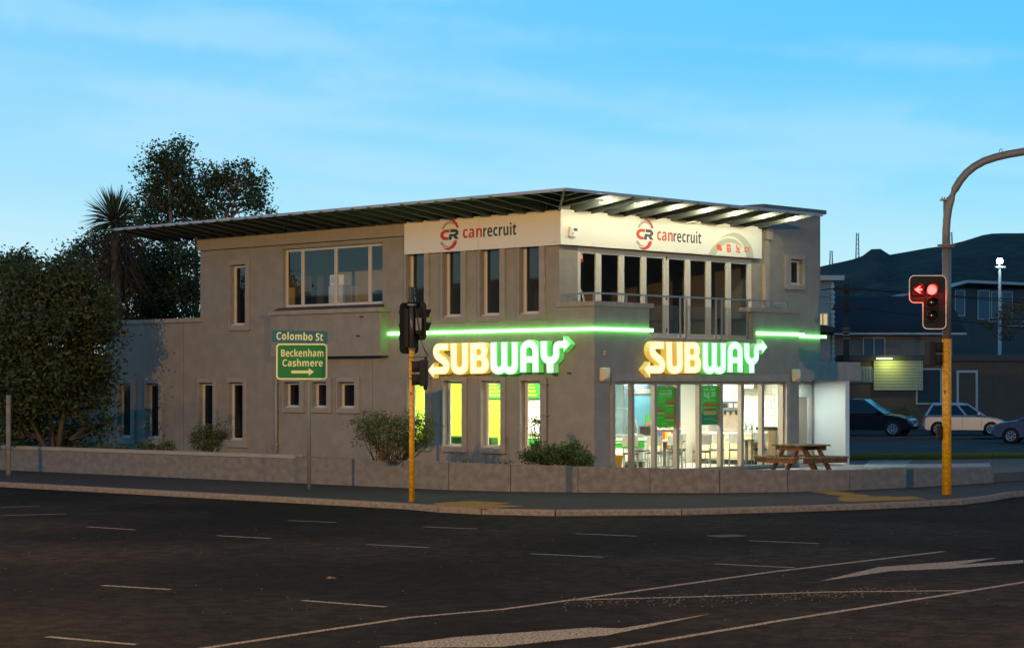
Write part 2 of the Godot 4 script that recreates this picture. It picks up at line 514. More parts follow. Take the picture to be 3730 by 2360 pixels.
# ---------------------------------------------------------------- materials
func materials() -> void:
	var grain := noise_tex(0.06, Color(0.86, 0.86, 0.86), Color(1, 1, 1), 512, 5, 4)
	var blotch := noise_tex(0.008, Color(0.95, 0.95, 0.945), Color(1, 1, 1), 512, 5, 9)
	var rough_bump := bump_tex(0.12, 5.0, 512, 3, 5)
	var fine_bump := bump_tex(0.25, 4.0, 512, 3, 6)
	dress(M("stucco", 0.30, 0.28, 0.25, 0.92), blotch, rough_bump, 0.4, 0.2)
	dress(M("trim", 0.35, 0.32, 0.29, 0.85), blotch, fine_bump, 0.6, 0.25)
	dress(M("concrete", 0.22, 0.21, 0.20, 0.92), noise_tex(0.02, Color(0.86, 0.85, 0.84), Color(1, 1, 1), 512, 6, 21), rough_bump, 0.4, 0.4)
	dress(M("kerb_stone", 0.27, 0.235, 0.20, 0.9), noise_tex(0.03, Color(0.8, 0.79, 0.77), Color(1, 1, 1), 512, 6, 22), rough_bump, 0.6, 0.6)
	var tar := M("asphalt", 0.038, 0.033, 0.027, 0.95)
	dress(tar, noise_tex(0.012, Color(0.64, 0.63, 0.62), Color(1, 1, 1), 1024, 7, 31, FastNoiseLite.TYPE_SIMPLEX_SMOOTH, [0.3, 0.7]), bump_tex(0.4, 8.0, 1024, 2, 32), 0.16, 0.7)
	tar.albedo_texture.noise.fractal_gain = 0.78
	tar.metallic_specular = 0.25
	tar.uv1_world_triplanar = true
	tar.detail_enabled = true
	tar.detail_albedo = noise_tex(0.006, Color(0.6, 0.59, 0.58), Color(1.0, 1.0, 1.0), 512, 5, 33)
	tar.detail_blend_mode = BaseMaterial3D.BLEND_MODE_MUL
	tar.detail_uv_layer = BaseMaterial3D.DETAIL_UV_2
	tar.uv2_triplanar = true
	tar.uv2_world_triplanar = true
	tar.uv2_scale = Vector3.ONE * 0.035
	dress(M("path_asphalt", 0.06, 0.057, 0.055, 0.88), noise_tex(0.3, Color(0.55, 0.54, 0.53), Color(1, 1, 1), 512, 3, 35), bump_tex(0.4, 6.0, 512, 2, 36), 0.6, 0.7)
	dress(M("road_paint", 0.30, 0.285, 0.25, 0.85), noise_tex(0.09, Color(0.25, 0.24, 0.22), Color(1, 1, 1), 512, 5, 37, FastNoiseLite.TYPE_SIMPLEX_SMOOTH, [0.28, 0.5]), fine_bump, 0.5, 0.5)
	dress(M("tactile", 0.30, 0.20, 0.045, 0.85), grain, fine_bump, 1.0, 0.4)
	dress(M("soil", 0.06, 0.05, 0.04, 0.95), grain, rough_bump, 0.8, 1.0)
	dress(M("turf", 0.055, 0.075, 0.02, 0.95), noise_tex(0.04, Color(0.5, 0.5, 0.4), Color(1, 1, 1), 512, 5, 41), rough_bump, 0.7, 1.0)
	dress(M("paving", 0.36, 0.345, 0.32, 0.9), blotch, fine_bump, 0.5, 0.3)
	dress(M("drive", 0.11, 0.105, 0.10, 0.92), blotch, fine_bump, 0.5, 0.5)
	dress(M("scrub", 0.030, 0.038, 0.022, 1.0), noise_tex(0.02, Color(0.4, 0.45, 0.4), Color(1, 1, 1), 512, 6, 43), null, 0.004)
	M("sign_white", 0.78, 0.77, 0.74, 0.45)
	M("aluminium", 0.55, 0.53, 0.49, 0.4, 0.1)
	M("joinery", 0.62, 0.59, 0.52, 0.5)
	M("door_bronze", 0.36, 0.30, 0.24, 0.45, 0.2)
	M("gasket", 0.03, 0.03, 0.03, 0.6)
	M("steel_dark", 0.11, 0.125, 0.12, 0.5, 0.0)
	M("roof_sheet", 0.20, 0.22, 0.21, 0.6, 0.0)
	M("gutter", 0.42, 0.43, 0.45, 0.4, 0.3)
	M("rail_metal", 0.34, 0.31, 0.28, 0.4, 0.5)
	M("inside_white", 0.80, 0.80, 0.76, 0.8)
	M("inside_dark", 0.42, 0.41, 0.38, 0.9)
	M("carpet", 0.09, 0.095, 0.10, 0.95)
	M("lime", 0.42, 0.62, 0.03, 0.7)
	M("bench_green", 0.03, 0.13, 0.015, 0.8)
	M("tile_floor", 0.62, 0.60, 0.55, 0.35)
	M("maple", 0.72, 0.58, 0.36, 0.5)
	M("black_plastic", 0.015, 0.016, 0.017, 0.45)
	M("dark_blue_grey", 0.10, 0.16, 0.20, 0.5)
	M("blind_slat", 0.035, 0.045, 0.05, 0.5)
	M("chair_back", 0.70, 0.70, 0.62, 0.4)
	M("chair_steel", 0.30, 0.32, 0.28, 0.35, 0.5)
	M("vinyl", 0.05, 0.05, 0.045, 0.4)
	M("table_grey", 0.17, 0.18, 0.18, 0.4)
	M("stainless", 0.6, 0.62, 0.63, 0.25, 0.8)
	M("yellow_bin", 0.72, 0.36, 0.01, 0.4)
	M("poster_green", 0.03, 0.36, 0.025, 0.5)
	M("poster_dark_green", 0.012, 0.14, 0.05, 0.5)
	M("print_white", 0.85, 0.85, 0.78, 0.5)
	M("print_yellow", 0.85, 0.65, 0.02, 0.5)
	M("bread", 0.55, 0.27, 0.07, 0.6)
	M("bread_light", 0.78, 0.52, 0.20, 0.6)
	M("meat", 0.45, 0.10, 0.06, 0.6)
	M("cheese", 0.80, 0.66, 0.35, 0.6)
	M("lettuce", 0.35, 0.52, 0.05, 0.6)
	M("logo_red", 0.56, 0.045, 0.03, 0.5)
	M("logo_dark", 0.035, 0.055, 0.07, 0.5)
	M("logo_grey", 0.36, 0.37, 0.36, 0.5)
	M("swoosh_grey", 0.50, 0.50, 0.42, 0.5)
	M("icon_orange", 0.80, 0.11, 0.02, 0.5)
	M("blue_plastic", 0.02, 0.14, 0.45, 0.4)
	M("yellow_paint", 0.80, 0.42, 0.010, 0.45)
	M("yellow_paint_worn", 0.56, 0.30, 0.02, 0.6)
	dress(m.yellow_paint, noise_tex(0.02, Color(0.78, 0.74, 0.7), Color(1, 1, 1), 512, 5, 51), null, 0.8)
	dress(M("galvanised", 0.34, 0.34, 0.33, 0.55, 0.15), noise_tex(0.05, Color(0.55, 0.55, 0.56), Color(1, 1, 1), 512, 4, 52), null, 1.6)
	M("signal_black", 0.010, 0.010, 0.010, 0.8)
	M("signal_grey", 0.20, 0.20, 0.19, 0.6)
	M("lens_dark", 0.03, 0.01, 0.008, 0.15)
	M("sign_green", 0.010, 0.19, 0.035, 0.35)
	M("sign_blue", 0.01, 0.12, 0.17, 0.4)
	M("sign_ink", 0.80, 0.84, 0.42, 0.4)
	var wood := noise_tex(0.02, Color(0.55, 0.5, 0.45), Color(1, 1, 1), 512, 5, 61)
	dress(M("timber", 0.30, 0.125, 0.035, 0.75), wood, fine_bump, 1.2, 0.4)
	dress(M("timber_top", 0.36, 0.27, 0.15, 0.8), wood, fine_bump, 1.2, 0.4)
	M("bark", 0.07, 0.055, 0.04, 0.95)
	dress(M("birch_bark", 0.34, 0.28, 0.24, 0.9), noise_tex(0.03, Color(0.25, 0.22, 0.2), Color(1, 1, 1), 512, 5, 65, FastNoiseLite.TYPE_SIMPLEX_SMOOTH, [0.3, 0.5]), null, 1.4)
	M("leaf_birch", 0.034, 0.050, 0.018, 0.7)
	M("leaf_dark", 0.034, 0.048, 0.016, 0.65)
	M("leaf_bush", 0.055, 0.080, 0.016, 0.6)
	M("leaf_fern", 0.045, 0.080, 0.020, 0.6)
	M("leaf_dry", 0.17, 0.11, 0.045, 0.8)
	M("leaf_sword", 0.040, 0.060, 0.022, 0.55)
	M("grass_blade", 0.07, 0.12, 0.02, 0.7)
	for k in ["leaf_birch", "leaf_dark", "leaf_bush", "leaf_fern", "grass_blade"]:
		m[k].backlight_enabled = true
		m[k].backlight = Color(0.3, 0.35, 0.1)
	# thin paper lets the shop's light through in its own colour
	for k in ["poster_green", "poster_dark_green", "print_white", "print_yellow", "bread", "bread_light", "meat", "cheese", "lettuce"]:
		var own: Color = m[k].albedo_color.srgb_to_linear()
		m[k].backlight_enabled = true
		m[k].backlight = lin(own.r * 0.3, own.g * 0.3, own.b * 0.3)
	dress(M("weatherboard", 0.24, 0.22, 0.20, 0.8), blotch, null, 0.5)
	M("board_blue", 0.26, 0.28, 0.30, 0.7)
	dress(M("brown_wall", 0.13, 0.085, 0.065, 0.85), blotch, null, 0.4)
	dress(M("roof_tile", 0.035, 0.04, 0.05, 0.7), noise_tex(0.1, Color(0.5, 0.5, 0.5), Color(1, 1, 1), 512, 3, 71), null, 0.6)
	M("house_dark", 0.07, 0.075, 0.08, 0.8)
	M("house_trim", 0.5, 0.5, 0.5, 0.6)
	M("pole_wood", 0.035, 0.028, 0.022, 0.9)
	M("wire", 0.012, 0.012, 0.014, 0.6)
	M("car_black", 0.012, 0.013, 0.016, 0.16)
	M("car_silver", 0.42, 0.44, 0.48, 0.28, 0.4)
	M("car_blue", 0.10, 0.12, 0.20, 0.25, 0.3)
	M("tyre", 0.015, 0.015, 0.015, 0.85)
	M("alloy", 0.45, 0.47, 0.50, 0.3, 0.7)
	M("car_glass", 0.015, 0.018, 0.022, 0.06)
	M("plate_white", 0.6, 0.6, 0.58, 0.5)
	M("lamp_glass", 0.45, 0.45, 0.44, 0.15)
	M("amber_glass", 0.55, 0.22, 0.03, 0.2)
	M("lamp_cream", 0.60, 0.50, 0.36, 0.4)
	m.lamp_cream.subsurf_scatter_enabled = true
	m.lamp_cream.subsurf_scatter_strength = 0.2
	var g := M("glass", 0.02, 0.02, 0.02, 0.02)
	g.transparency = BaseMaterial3D.TRANSPARENCY_ALPHA
	g.albedo_color.a = 0.06
	var g2 := M("glass_rail", 0.20, 0.26, 0.23, 0.03)
	g2.transparency = BaseMaterial3D.TRANSPARENCY_ALPHA
	g2.albedo_color.a = 0.14
	var g3 := M("glass_tint", 0.015, 0.015, 0.015, 0.02)
	g3.transparency = BaseMaterial3D.TRANSPARENCY_ALPHA
	g3.albedo_color.a = 0.55
	glow("led_green", 1.4, 9.0, 1.5)
	glow("face_cream", 1.15, 0.86, 0.52)
	glow("face_white", 0.80, 1.02, 0.98)
	glow("rim_yellow", 1.2, 0.66, 0.0)
	glow("rim_green", 0.02, 1.1, 0.12)
	glow("side_yellow", 0.50, 0.28, 0.0)
	glow("side_green", 0.0, 0.36, 0.02)
	glow("panel_white", 1.0, 1.0, 0.93, 2.0)
	glow("bulb_white", 1.0, 1.0, 0.90, 14.0)
	glow("bulb_sodium", 1.0, 0.55, 0.20, 12.0)
	glow("red_signal", 3.6, 0.26, 0.26)
	glow("screen", 0.86, 0.93, 1.05)
	glow("menu_glow", 0.85, 0.92, 0.95)
	glow("lit_window", 0.60, 0.42, 0.10)
	glow("carport_tube", 0.95, 1.0, 0.55, 1.6)
	glow("flood", 0.85, 1.0, 1.0, 30.0)
	glow("soda_orange", 1.0, 0.35, 0.05)
	glow("soda_red", 0.9, 0.10, 0.10)
	glow("soda_yellow", 0.9, 0.65, 0.05)


# ---------------------------------------------------------------- the building
# a window set in a wall: part window (frame) > pane, sill, surround, blind
func window(parent: Node, fr: Transform3D, open: Array, sur: Array, panes := [], pane_mat := "glass", blind := false, cill := true) -> void:
	var st := S()
	var f := 0.045
	var o := [open[0] + 0.004, open[1] + 0.004, open[2] - 0.004, open[3] - 0.004]
	ring(st, o, [o[0] + f, o[1] + f, o[2] - f, o[3] - f], -0.17, -0.11)
	var cuts := [o[0] + f] + panes + [o[2] - f]
	for k in panes: bx(st, V(k - 0.03, o[1] + f, -0.168), V(k + 0.03, o[3] - f, -0.1))
	# the beads that hold the glass
	var w := obj("window", st, m.aluminium, parent, fr)
	for k in cuts.size() - 1:
		var a: float = cuts[k] + (0.03 if k > 0 else 0.0)
		var b: float = cuts[k + 1] - (0.03 if k < cuts.size() - 2 else 0.0)
		var bead := S()
		ring(bead, [a, o[1] + f, b, o[3] - f], [a + 0.03, o[1] + f + 0.03, b - 0.03, o[3] - f - 0.03], -0.165, -0.125)
		obj("sash", bead, m.joinery, w)
		var p := S()
		quad(p, V(a + 0.02, o[1] + f, -0.14), V(a + 0.02, o[3] - f, -0.14), V(b - 0.02, o[3] - f, -0.14), V(b - 0.02, o[1] + f, -0.14))
		obj("pane", p, m[pane_mat], w)
	if cill:
		var s := S()
		bx(s, V(o[0], o[1], -0.108), V(o[2], o[1] + 0.035, -0.02))
		obj("sill", s, m.aluminium, w)
	if sur:
		var s := S()
		ring(s, sur, open, 0.0, 0.07)
		obj("surround", s, m.trim, w)
	if blind:
		var s := S()
		var y: float = o[1] + f + 0.02
		while y < o[3] - f - 0.02:
			bx(s, V(-(o[2] - o[0]) / 2 + 0.06, -0.011, -0.002), V((o[2] - o[0]) / 2 - 0.06, 0.011, 0.002), Transform3D(Basis(Vector3.RIGHT, 0.5), V((o[0] + o[2]) / 2, y, -0.21)))
			y += 0.027
		obj("blind", s, m.blind_slat, w)

func building() -> void:
	var b := thing("corner_building", "two-storey grey-brown stuccoed corner building with broad flat finned eaves", "building", BX)
	var LF := Transform3D(LEFT, Vector3.ZERO)
	var small := [[-12.18, 2.01, -11.46, 2.77], [-10.90, 2.01, -10.25, 2.77], [-9.77, 2.01, -9.04, 2.77]]
	var low := [[-20.55, 0.98, -19.81, 2.73], [-19.03, 0.98, -18.32, 2.73], [-16.28, 1.0, -15.55, 2.75], [-14.82, 1.0, -14.08, 2.76]]
	var shop := [[-6.83, 1.02, -6.14, 2.80], [-5.43, 1.02, -4.71, 2.80], [-3.98, 1.02, -3.26, 2.80], [-2.53, 1.02, -1.82, 2.80]]
	var high := [[-14.72, 4.47, -13.97, 6.30], [-12.28, 4.95, -7.93, 6.67], [-6.90, 4.51, -6.18, 6.36], [-5.46, 4.52, -4.75, 6.36], [-4.03, 4.52, -3.29, 6.36], [-2.58, 4.53, -1.86, 6.36]]
	var st := S()
	holed(st, -21.29, -0.1, -1.21, 3.95, small + low + shop, 0.2, LF)
	holed(st, -21.29, 3.95, -16.24, 4.62, [], 0.2, LF)
	holed(st, -16.24, 3.95, -1.21, 7.38, high, 0.2, LF)
	holed(st, -1.21, -0.1, 0.0, 4.69, [], 0.2, LF)
	obj("side_wall", st, m.stucco, b)
	st = S()
	holed(st, 0.2, -0.1, 8.72, 3.9, [[0.74, 0.40, 8.07, 2.78]], 0.26, Transform3D(Basis(), V(0, 0, -0.002)))
	bx(st, V(8.52, -0.1, -1.21), V(8.72, 3.9, -0.262))
	obj("front_wall", st, m.stucco, b)
	st = S()
	holed(st, 0.2, 3.95, 8.55, 7.38, [[0.71, 3.95, 8.12, 6.25]], 0.2, Transform3D(Basis(), V(0, 0, -1.21)))
	obj("upper_front_wall", st, m.stucco, b)
	st = S()
	holed(st, 8.55, -0.1, 11.44, 7.74, [[9.90, 5.60, 10.55, 6.35], [8.95, 0.40, 11.10, 2.70]], 0.24, Transform3D(Basis(), V(0, 0, -1.205)))
	bx(st, V(11.24, -0.1, -7.7), V(11.44, 7.74, -1.445))
	bx(st, V(8.55, 3.9, -7.7), V(8.75, 7.74, -1.445))
	bx(st, V(8.55, 3.95, -7.9), V(11.44, 7.74, -7.7))
	obj("tower_wall", st, m.stucco, b)
	st = S()
	bx(st, V(8.45, 7.74, -7.95), V(11.54, 7.86, -1.05))
	obj("tower_cap", st, m.steel_dark, b)
	st = S()
	bx(st, V(8.57, 6.85, -1.21), V(8.87, 7.20, -1.02)); bx(st, V(8.60, 3.93, -1.21), V(8.80, 6.85, -1.09))
	obj("pilaster", st, m.trim, b)
	# rear walls, floors and ceilings close the shell
	st = S()
	bx(st, V(0.2, -0.1, -21.28), V(11.2, 4.6, -21.08)); bx(st, V(0.2, 3.95, -16.24), V(8.55, 7.37, -16.04))
	bx(st, V(11.0, -0.1, -21.08), V(11.2, 4.6, -7.9)); bx(st, V(8.35, 4.6, -16.04), V(8.55, 7.37, -1.5))
	obj("rear_wall", st, m.stucco, b)
	st = S()
	bx(st, V(0.2, 4.5, -21.08), V(11.0, 4.6, -16.24))
	obj("annex_roof", st, m.roof_sheet, b)
	st = S()
	bx(st, V(0.2, 3.62, -21.08), V(11.24, 3.88, -1.45))
	bx(st, V(0.2, 3.62, -1.45), V(8.52, 3.88, -0.262))
	obj("upper_floor", st, m.carpet, b)
	st = S()
	bx(st, V(0.2, 0.1, -21.08), V(11.24, 0.385, -7.9))
	obj("back_room_floor", st, m.carpet, b)
	st = S()
	bx(st, V(0.2, 7.05, -16.04), V(8.35, 7.1, -1.42))
	obj("office_ceiling", st, m.inside_dark, b)
	st = S()
	bx(st, V(3.2, 3.9, -16.0), V(3.3, 7.05, -7.6)); bx(st, V(0.2, 3.9, -7.7), V(3.2, 7.05, -7.6)); bx(st, V(3.2, 0.39, -21.0), V(3.3, 3.6, -8.0)); bx(st, V(2.2, 3.9, -7.5), V(8.3, 7.05, -7.4))
	obj("partition", st, m.inside_dark, b)
	# annex parapet cap, eaves band
	st = S()
	bx(st, V(-0.07, 4.62, -21.35), V(0.27, 4.75, -16.18))
	obj("annex_cap", st, m.trim, b)
	st = S()
	bx(st, V(-0.08, 6.82, -16.30), V(-0.002, 7.24, -6.95)); bx(st, V(-0.11, 6.80, -16.32), V(-0.002, 6.816, -6.95))
	obj("eaves_band", st, m.trim, b)
	# windows
	for h in high.size():
		var o: Array = high[h]
		if h == 1:
			window(b, LF, o, [], [-11.53, -10.06, -8.60], "glass", false, false)
		else:
			window(b, LF, o, [o[0] - 0.06, o[1] - 0.15, o[2] + 0.19, o[3] + 0.15], [], "glass", h > 1)
	for o in shop: window(b, LF, o, [o[0] - 0.06, o[1] - 0.14, o[2] + 0.18, o[3] + 0.10])
	for o in low: window(b, LF, o, [o[0] - 0.05, o[1] - 0.2, o[2] + 0.2, o[3] + 0.13], [], "glass", o == low[0])
	for o in small: window(b, LF, o, [o[0] - 0.06, o[1] - 0.13, o[2] + 0.2, o[3] + 0.13], [], "glass_tint")
	window(b, Transform3D(Basis(), V(0, 0, -1.205)), [9.90, 5.60, 10.55, 6.35], [9.62, 5.47, 10.58, 6.48], [], "glass_tint")
	# bay box under the wide window
	st = S()
	bx(st, V(-0.34, 3.50, -12.41), V(-0.001, 4.72, -7.66))
	var bay := obj("bay_box", st, m.stucco, b)
	st = S()
	bx(st, V(-0.41, 4.72, -12.48), V(-0.001, 4.84, -7.60))
	obj("bay_cap", st, m.trim, bay)
	st = S()
	var slope := pts([-0.36, 4.842, -0.001, 4.842, -0.001, 4.95, -0.06, 4.95])
	prism(st, slope, -12.36, -7.86)
	obj("bay_sill", st, M("flashing", 0.10, 0.075, 0.06, 0.6), bay)
	# downpipes
	for p in [[-12.5, 0.55, 2.86], [-1.63, 0.5, 2.85]]:
		st = S(false)
		tube(st, [V(-0.07, p[1], p[0]), V(-0.07, p[2], p[0])], 0.045 if p[0] < -5 else 0.03)
		for y in [0.9, 1.9, 2.7]: bx(st, V(-0.12, y, p[0] - 0.06), V(-0.001, y + 0.03, p[0] + 0.06))
		obj("downpipe", st, m.trim, b)
	for q in [[-8.35, 0.0, 3.45], [-17.1, 0.0, 4.6]]:
		st = S()
		bx(st, V(-0.003, q[1], q[0]), V(-0.0005, q[2], q[0] + 0.012))
		obj("control_joint", st, m.flashing, b)
	# small wall fittings
	for p in [[-8.45, 4.58], [-8.6, 4.05], [-0.88, 2.98], [-1.35, 2.93]]:
		st = S()
		bx(st, V(-0.40 if p[1] > 3.5 else -0.06, p[1], p[0]), V(-0.002 if p[1] < 3.5 else -0.34, p[1] + 0.03, p[0] + 0.10))
		obj("wall_hook", st, m.gasket, b)
	st = S()
	soft_box(st, V(0.30, 3.42, 0), V(0.42, 3.56, 0.07), 0.02)
	obj("wall_plug", st, m.trim, b)
	# balcony
	st = S()
	bx(st, V(0.2, 3.9, -0.24), V(2.15, 4.688, -0.002))
	var bal := obj("balcony_parapet", st, m.stucco, b)
	st = S()
	bx(st, V(6.58, 3.9, -0.24), V(8.72, 4.70, -0.002)); bx(st, V(8.52, 3.9, -1.2), V(8.718, 4.70, -0.242))
	var bal2 := obj("balcony_parapet", st, m.stucco, b)
	st = S()
	bx(st, V(-0.06, 4.69, -1.26), V(0.26, 4.81, -0.31)); bx(st, V(-0.06, 4.69, -0.308), V(2.27, 4.81, 0.06));
	obj("parapet_cap", st, m.trim, bal)
	st = S()
	bx(st, V(6.35, 4.702, -0.30), V(8.84, 4.82, 0.06)); bx(st, V(8.46, 4.702, -1.2), V(8.84, 4.82, -0.302))
	obj("parapet_cap", st, m.trim, bal2)
	st = S()
	bx(st, V(0.22, 3.882, -1.2), V(8.5, 3.93, -0.02))
	obj("balcony_floor", st, m.trim, bal)
	st = S()
	var path := [V(0.10, 5.02, -1.15), V(0.10, 5.02, -0.10), V(8.62, 5.03, -0.10), V(8.62, 5.03, -0.75)]
	for k in 3: bar(st, path[k], path[k + 1], 0.06, 0.045)
	var rail := obj("handrail", st, m.rail_metal, b)
	for p in [[0.10, -0.85, 4.81], [0.10, -0.10, 4.81], [1.35, -0.10, 4.81], [2.15, -0.10, 4.0], [3.38, 0.03, 3.80], [3.64, 0.03, 3.80], [4.90, 0.03, 3.80], [5.15, 0.03, 3.80], [6.45, -0.10, 4.0], [7.25, -0.10, 4.82], [8.35, -0.10, 4.82]]:
		st = S()
		bx(st, V(p[0] - 0.03, p[2], p[1] - 0.012), V(p[0] + 0.03, 5.0, p[1] + 0.012))
		obj("rail_post", st, m.rail_metal, rail)
	for p in [[2.22, 3.32], [3.70, 4.84], [5.21, 6.40]]:
		st = S()
		bx(st, V(p[0], 3.95, -0.006), V(p[1], 4.78, 0.006))
		obj("glass_panel", st, m.glass_rail, rail)
	# folding doors of the office
	var edges := [0.71, 1.575, 2.50, 3.41, 4.35, 5.28, 6.20, 7.10, 8.12]
	var fold := S()
	ring(fold, [0.712, 3.952, 8.118, 6.248], [0.76, 4.0, 8.07, 6.21], -0.12, -0.02)
	var fd := obj("folding_door_frame", fold, m.joinery, b, T(0, 0, -1.21))
	for k in 8:
		var a: float = edges[k] + (0.052 if k == 0 else 0.004)
		var z: float = edges[k + 1] - (0.052 if k == 7 else 0.004)
		st = S()
		ring(st, [a, 4.004, z, 6.206], [a + 0.10, 4.09, z - 0.10, 6.12], -0.10, -0.04)
		var leafd := obj("door_leaf", st, m.joinery, b, T(0, 0, -1.21))
		st = S()
		quad(st, V(a + 0.09, 4.08, -0.07), V(a + 0.09, 6.13, -0.07), V(z - 0.09, 6.13, -0.07), V(z - 0.09, 4.08, -0.07))
		obj("pane", st, m.glass, leafd)
	for hx in [2.50, 4.35, 6.20]:
		st = S()
		for y in [4.12, 5.0, 6.08]: bx(st, V(hx - 0.02, y, -0.039), V(hx + 0.02, y + 0.1, -0.02))
		obj("hinge", st, m.black_plastic if hx == 4.35 else m.aluminium, fd)
	# shop front glazing
	var gf := S()
	ring(gf, [0.742, 0.40, 8.068, 2.778], [0.78, 0.47, 8.03, 2.70], -0.20, -0.05)
	var glaze := obj("shop_glazing", gf, m.door_bronze, b)
	var ms := [0.78, 1.565, 2.485, 3.40, 4.34, 5.26, 6.18, 7.11, 8.03]
	for k in 8:
		st = S()
		if k > 0:
			bx(st, V(ms[k] - 0.055, 0.47, -0.19), V(ms[k] - 0.004, 2.70, -0.055)); bx(st, V(ms[k] + 0.004, 0.47, -0.19), V(ms[k] + 0.055, 2.70, -0.055))
			obj("mullion", st, m.door_bronze, glaze)
		st = S()
		quad(st, V(ms[k] + 0.02, 0.46, -0.12), V(ms[k] + 0.02, 2.71, -0.12), V(ms[k + 1] - 0.02, 2.71, -0.12), V(ms[k + 1] - 0.02, 0.46, -0.12))
		obj("pane", st, m.glass, glaze)
	st = S()
	ring(st, [0.61, 0.36, 8.21, 2.98], [0.742, 0.36, 8.068, 2.778], 0.0, 0.06)
	obj("door_surround", st, m.trim, b)
	# side entrance: canopy, wing wall, door
	st = S()
	bx(st, V(8.76, 2.81, -1.2), V(10.30, 3.35, -0.06)); bx(st, V(10.31, 2.81, -1.2), V(11.85, 3.35, -0.06))
	obj("entrance_canopy", st, m.trim, b)
	st = S()
	bx(st, V(11.14, -0.1, -1.2), V(11.34, 2.81, -0.10))
	obj("wing_wall", st, M("wing_paint", 0.74, 0.75, 0.72, 0.85), b)
	st = S()
	ring(st, [8.97, 0.40, 11.08, 2.69], [9.03, 0.46, 11.02, 2.40], -0.13, -0.05); ring(st, [10.02, 0.46, 11.02, 2.395], [10.10, 0.56, 10.93, 2.33], -0.115, -0.065)
	var ed := obj("entrance_door", st, m.aluminium, b, T(0, 0, -1.205))
	st = S()
	quad(st, V(9.04, 0.47, -0.09), V(9.04, 2.39, -0.09), V(11.0, 2.39, -0.09), V(11.0, 0.47, -0.09))
	obj("pane", st, m.glass, ed)
	st = S()
	bx(st, V(10.90, 1.2, -0.062), V(10.95, 1.5, -0.03)); bx(st, V(10.98, 2.15, -0.062), V(11.02, 2.35, -0.03))
	obj("handle", st, m.aluminium, ed)
	roof(b)
	shop_shell(b)

func roof(b: Node) -> void:
	var st := S()
	bx(st, V(-2.0, 7.425, -18.35), V(8.64, 7.465, 0.85))
	var r := obj("roof", st, m.roof_sheet, b)
	st = S()
	bx(st, V(-2.03, 7.40, -17.9), V(-2.003, 7.475, 0.88)); bx(st, V(-2.0, 7.40, 0.853), V(8.64, 7.475, 0.88))
	obj("gutter", st, m.gutter, r)
	st = S()
	bx(st, V(0.05, 7.38, -16.2), V(8.5, 7.424, -1.25))
	obj("roof_deck", st, m.steel_dark, r)
	# tapered fins; one mesh for each run
	var fin := pts([0.0, 0.0, 2.12, 0.0, 2.12, -0.02, 1.95, -0.05, 0.0, -0.30])
	st = S()
	prism(st, fin, -0.03, 0.03, Transform3D(Basis(V(-1, 0, 0), V(0, 1, 0), V(0, 0, -1)), V(-0.01, 7.423, 0)))
	st.generate_normals()
	var left_fin := st.commit()
	var z := -17.9
	while z < -1.3:
		inst("rafter", left_fin, m.steel_dark, r, T(0, 0, z))
		z += 0.65
	st = S()
	prism(st, fin, -0.03, 0.03, Transform3D(Basis(V(0, 0, 1), V(0, 1, 0), V(-1, 0, 0)), V(0, 7.423, -1.20)))
	st.generate_normals()
	var front_fin := st.commit()
	var x := 0.45
	while x < 8.6:
		inst("rafter", front_fin, m.steel_dark, r, T(x, 0, 0))
		x += 0.65
	# corner: hip beam and jack rafters
	st = S()
	prism(st, pts([0.0, 0.0, 2.98, 0.0, 2.98, -0.03, 0.0, -0.30]), -0.03, 0.03, Transform3D(Basis(V(-0.7071, 0, 0.7071), V(0, 1, 0), V(-0.7071, 0, -0.7071)), V(-0.02, 7.423, -1.19)))
	obj("hip_rafter", st, m.steel_dark, r)
	for k in 3:
		var d := 0.5 + 0.55 * k
		st = S()
		prism(st, pts([0.0, 0.0, 2.0 - d, 0.0, 2.0 - d, -0.04, 0.0, -0.04 - 0.26 * (2.0 - d) / 2.0]), -0.03, 0.03, Transform3D(Basis(V(-1, 0, 0), V(0, 1, 0), V(0, 0, -1)), V(-d - 0.03, 7.423, -1.2 + d)))
		obj("jack_rafter", st, m.steel_dark, r)
		st = S()
		prism(st, pts([0.0, 0.0, 2.0 - d, 0.0, 2.0 - d, -0.04, 0.0, -0.04 - 0.26 * (2.0 - d) / 2.0]), -0.03, 0.03, Transform3D(Basis(V(0, 0, 1), V(0, 1, 0), V(-1, 0, 0)), V(-d, 7.423, -1.2 + d + 0.06)))
		obj("jack_rafter", st, m.steel_dark, r)

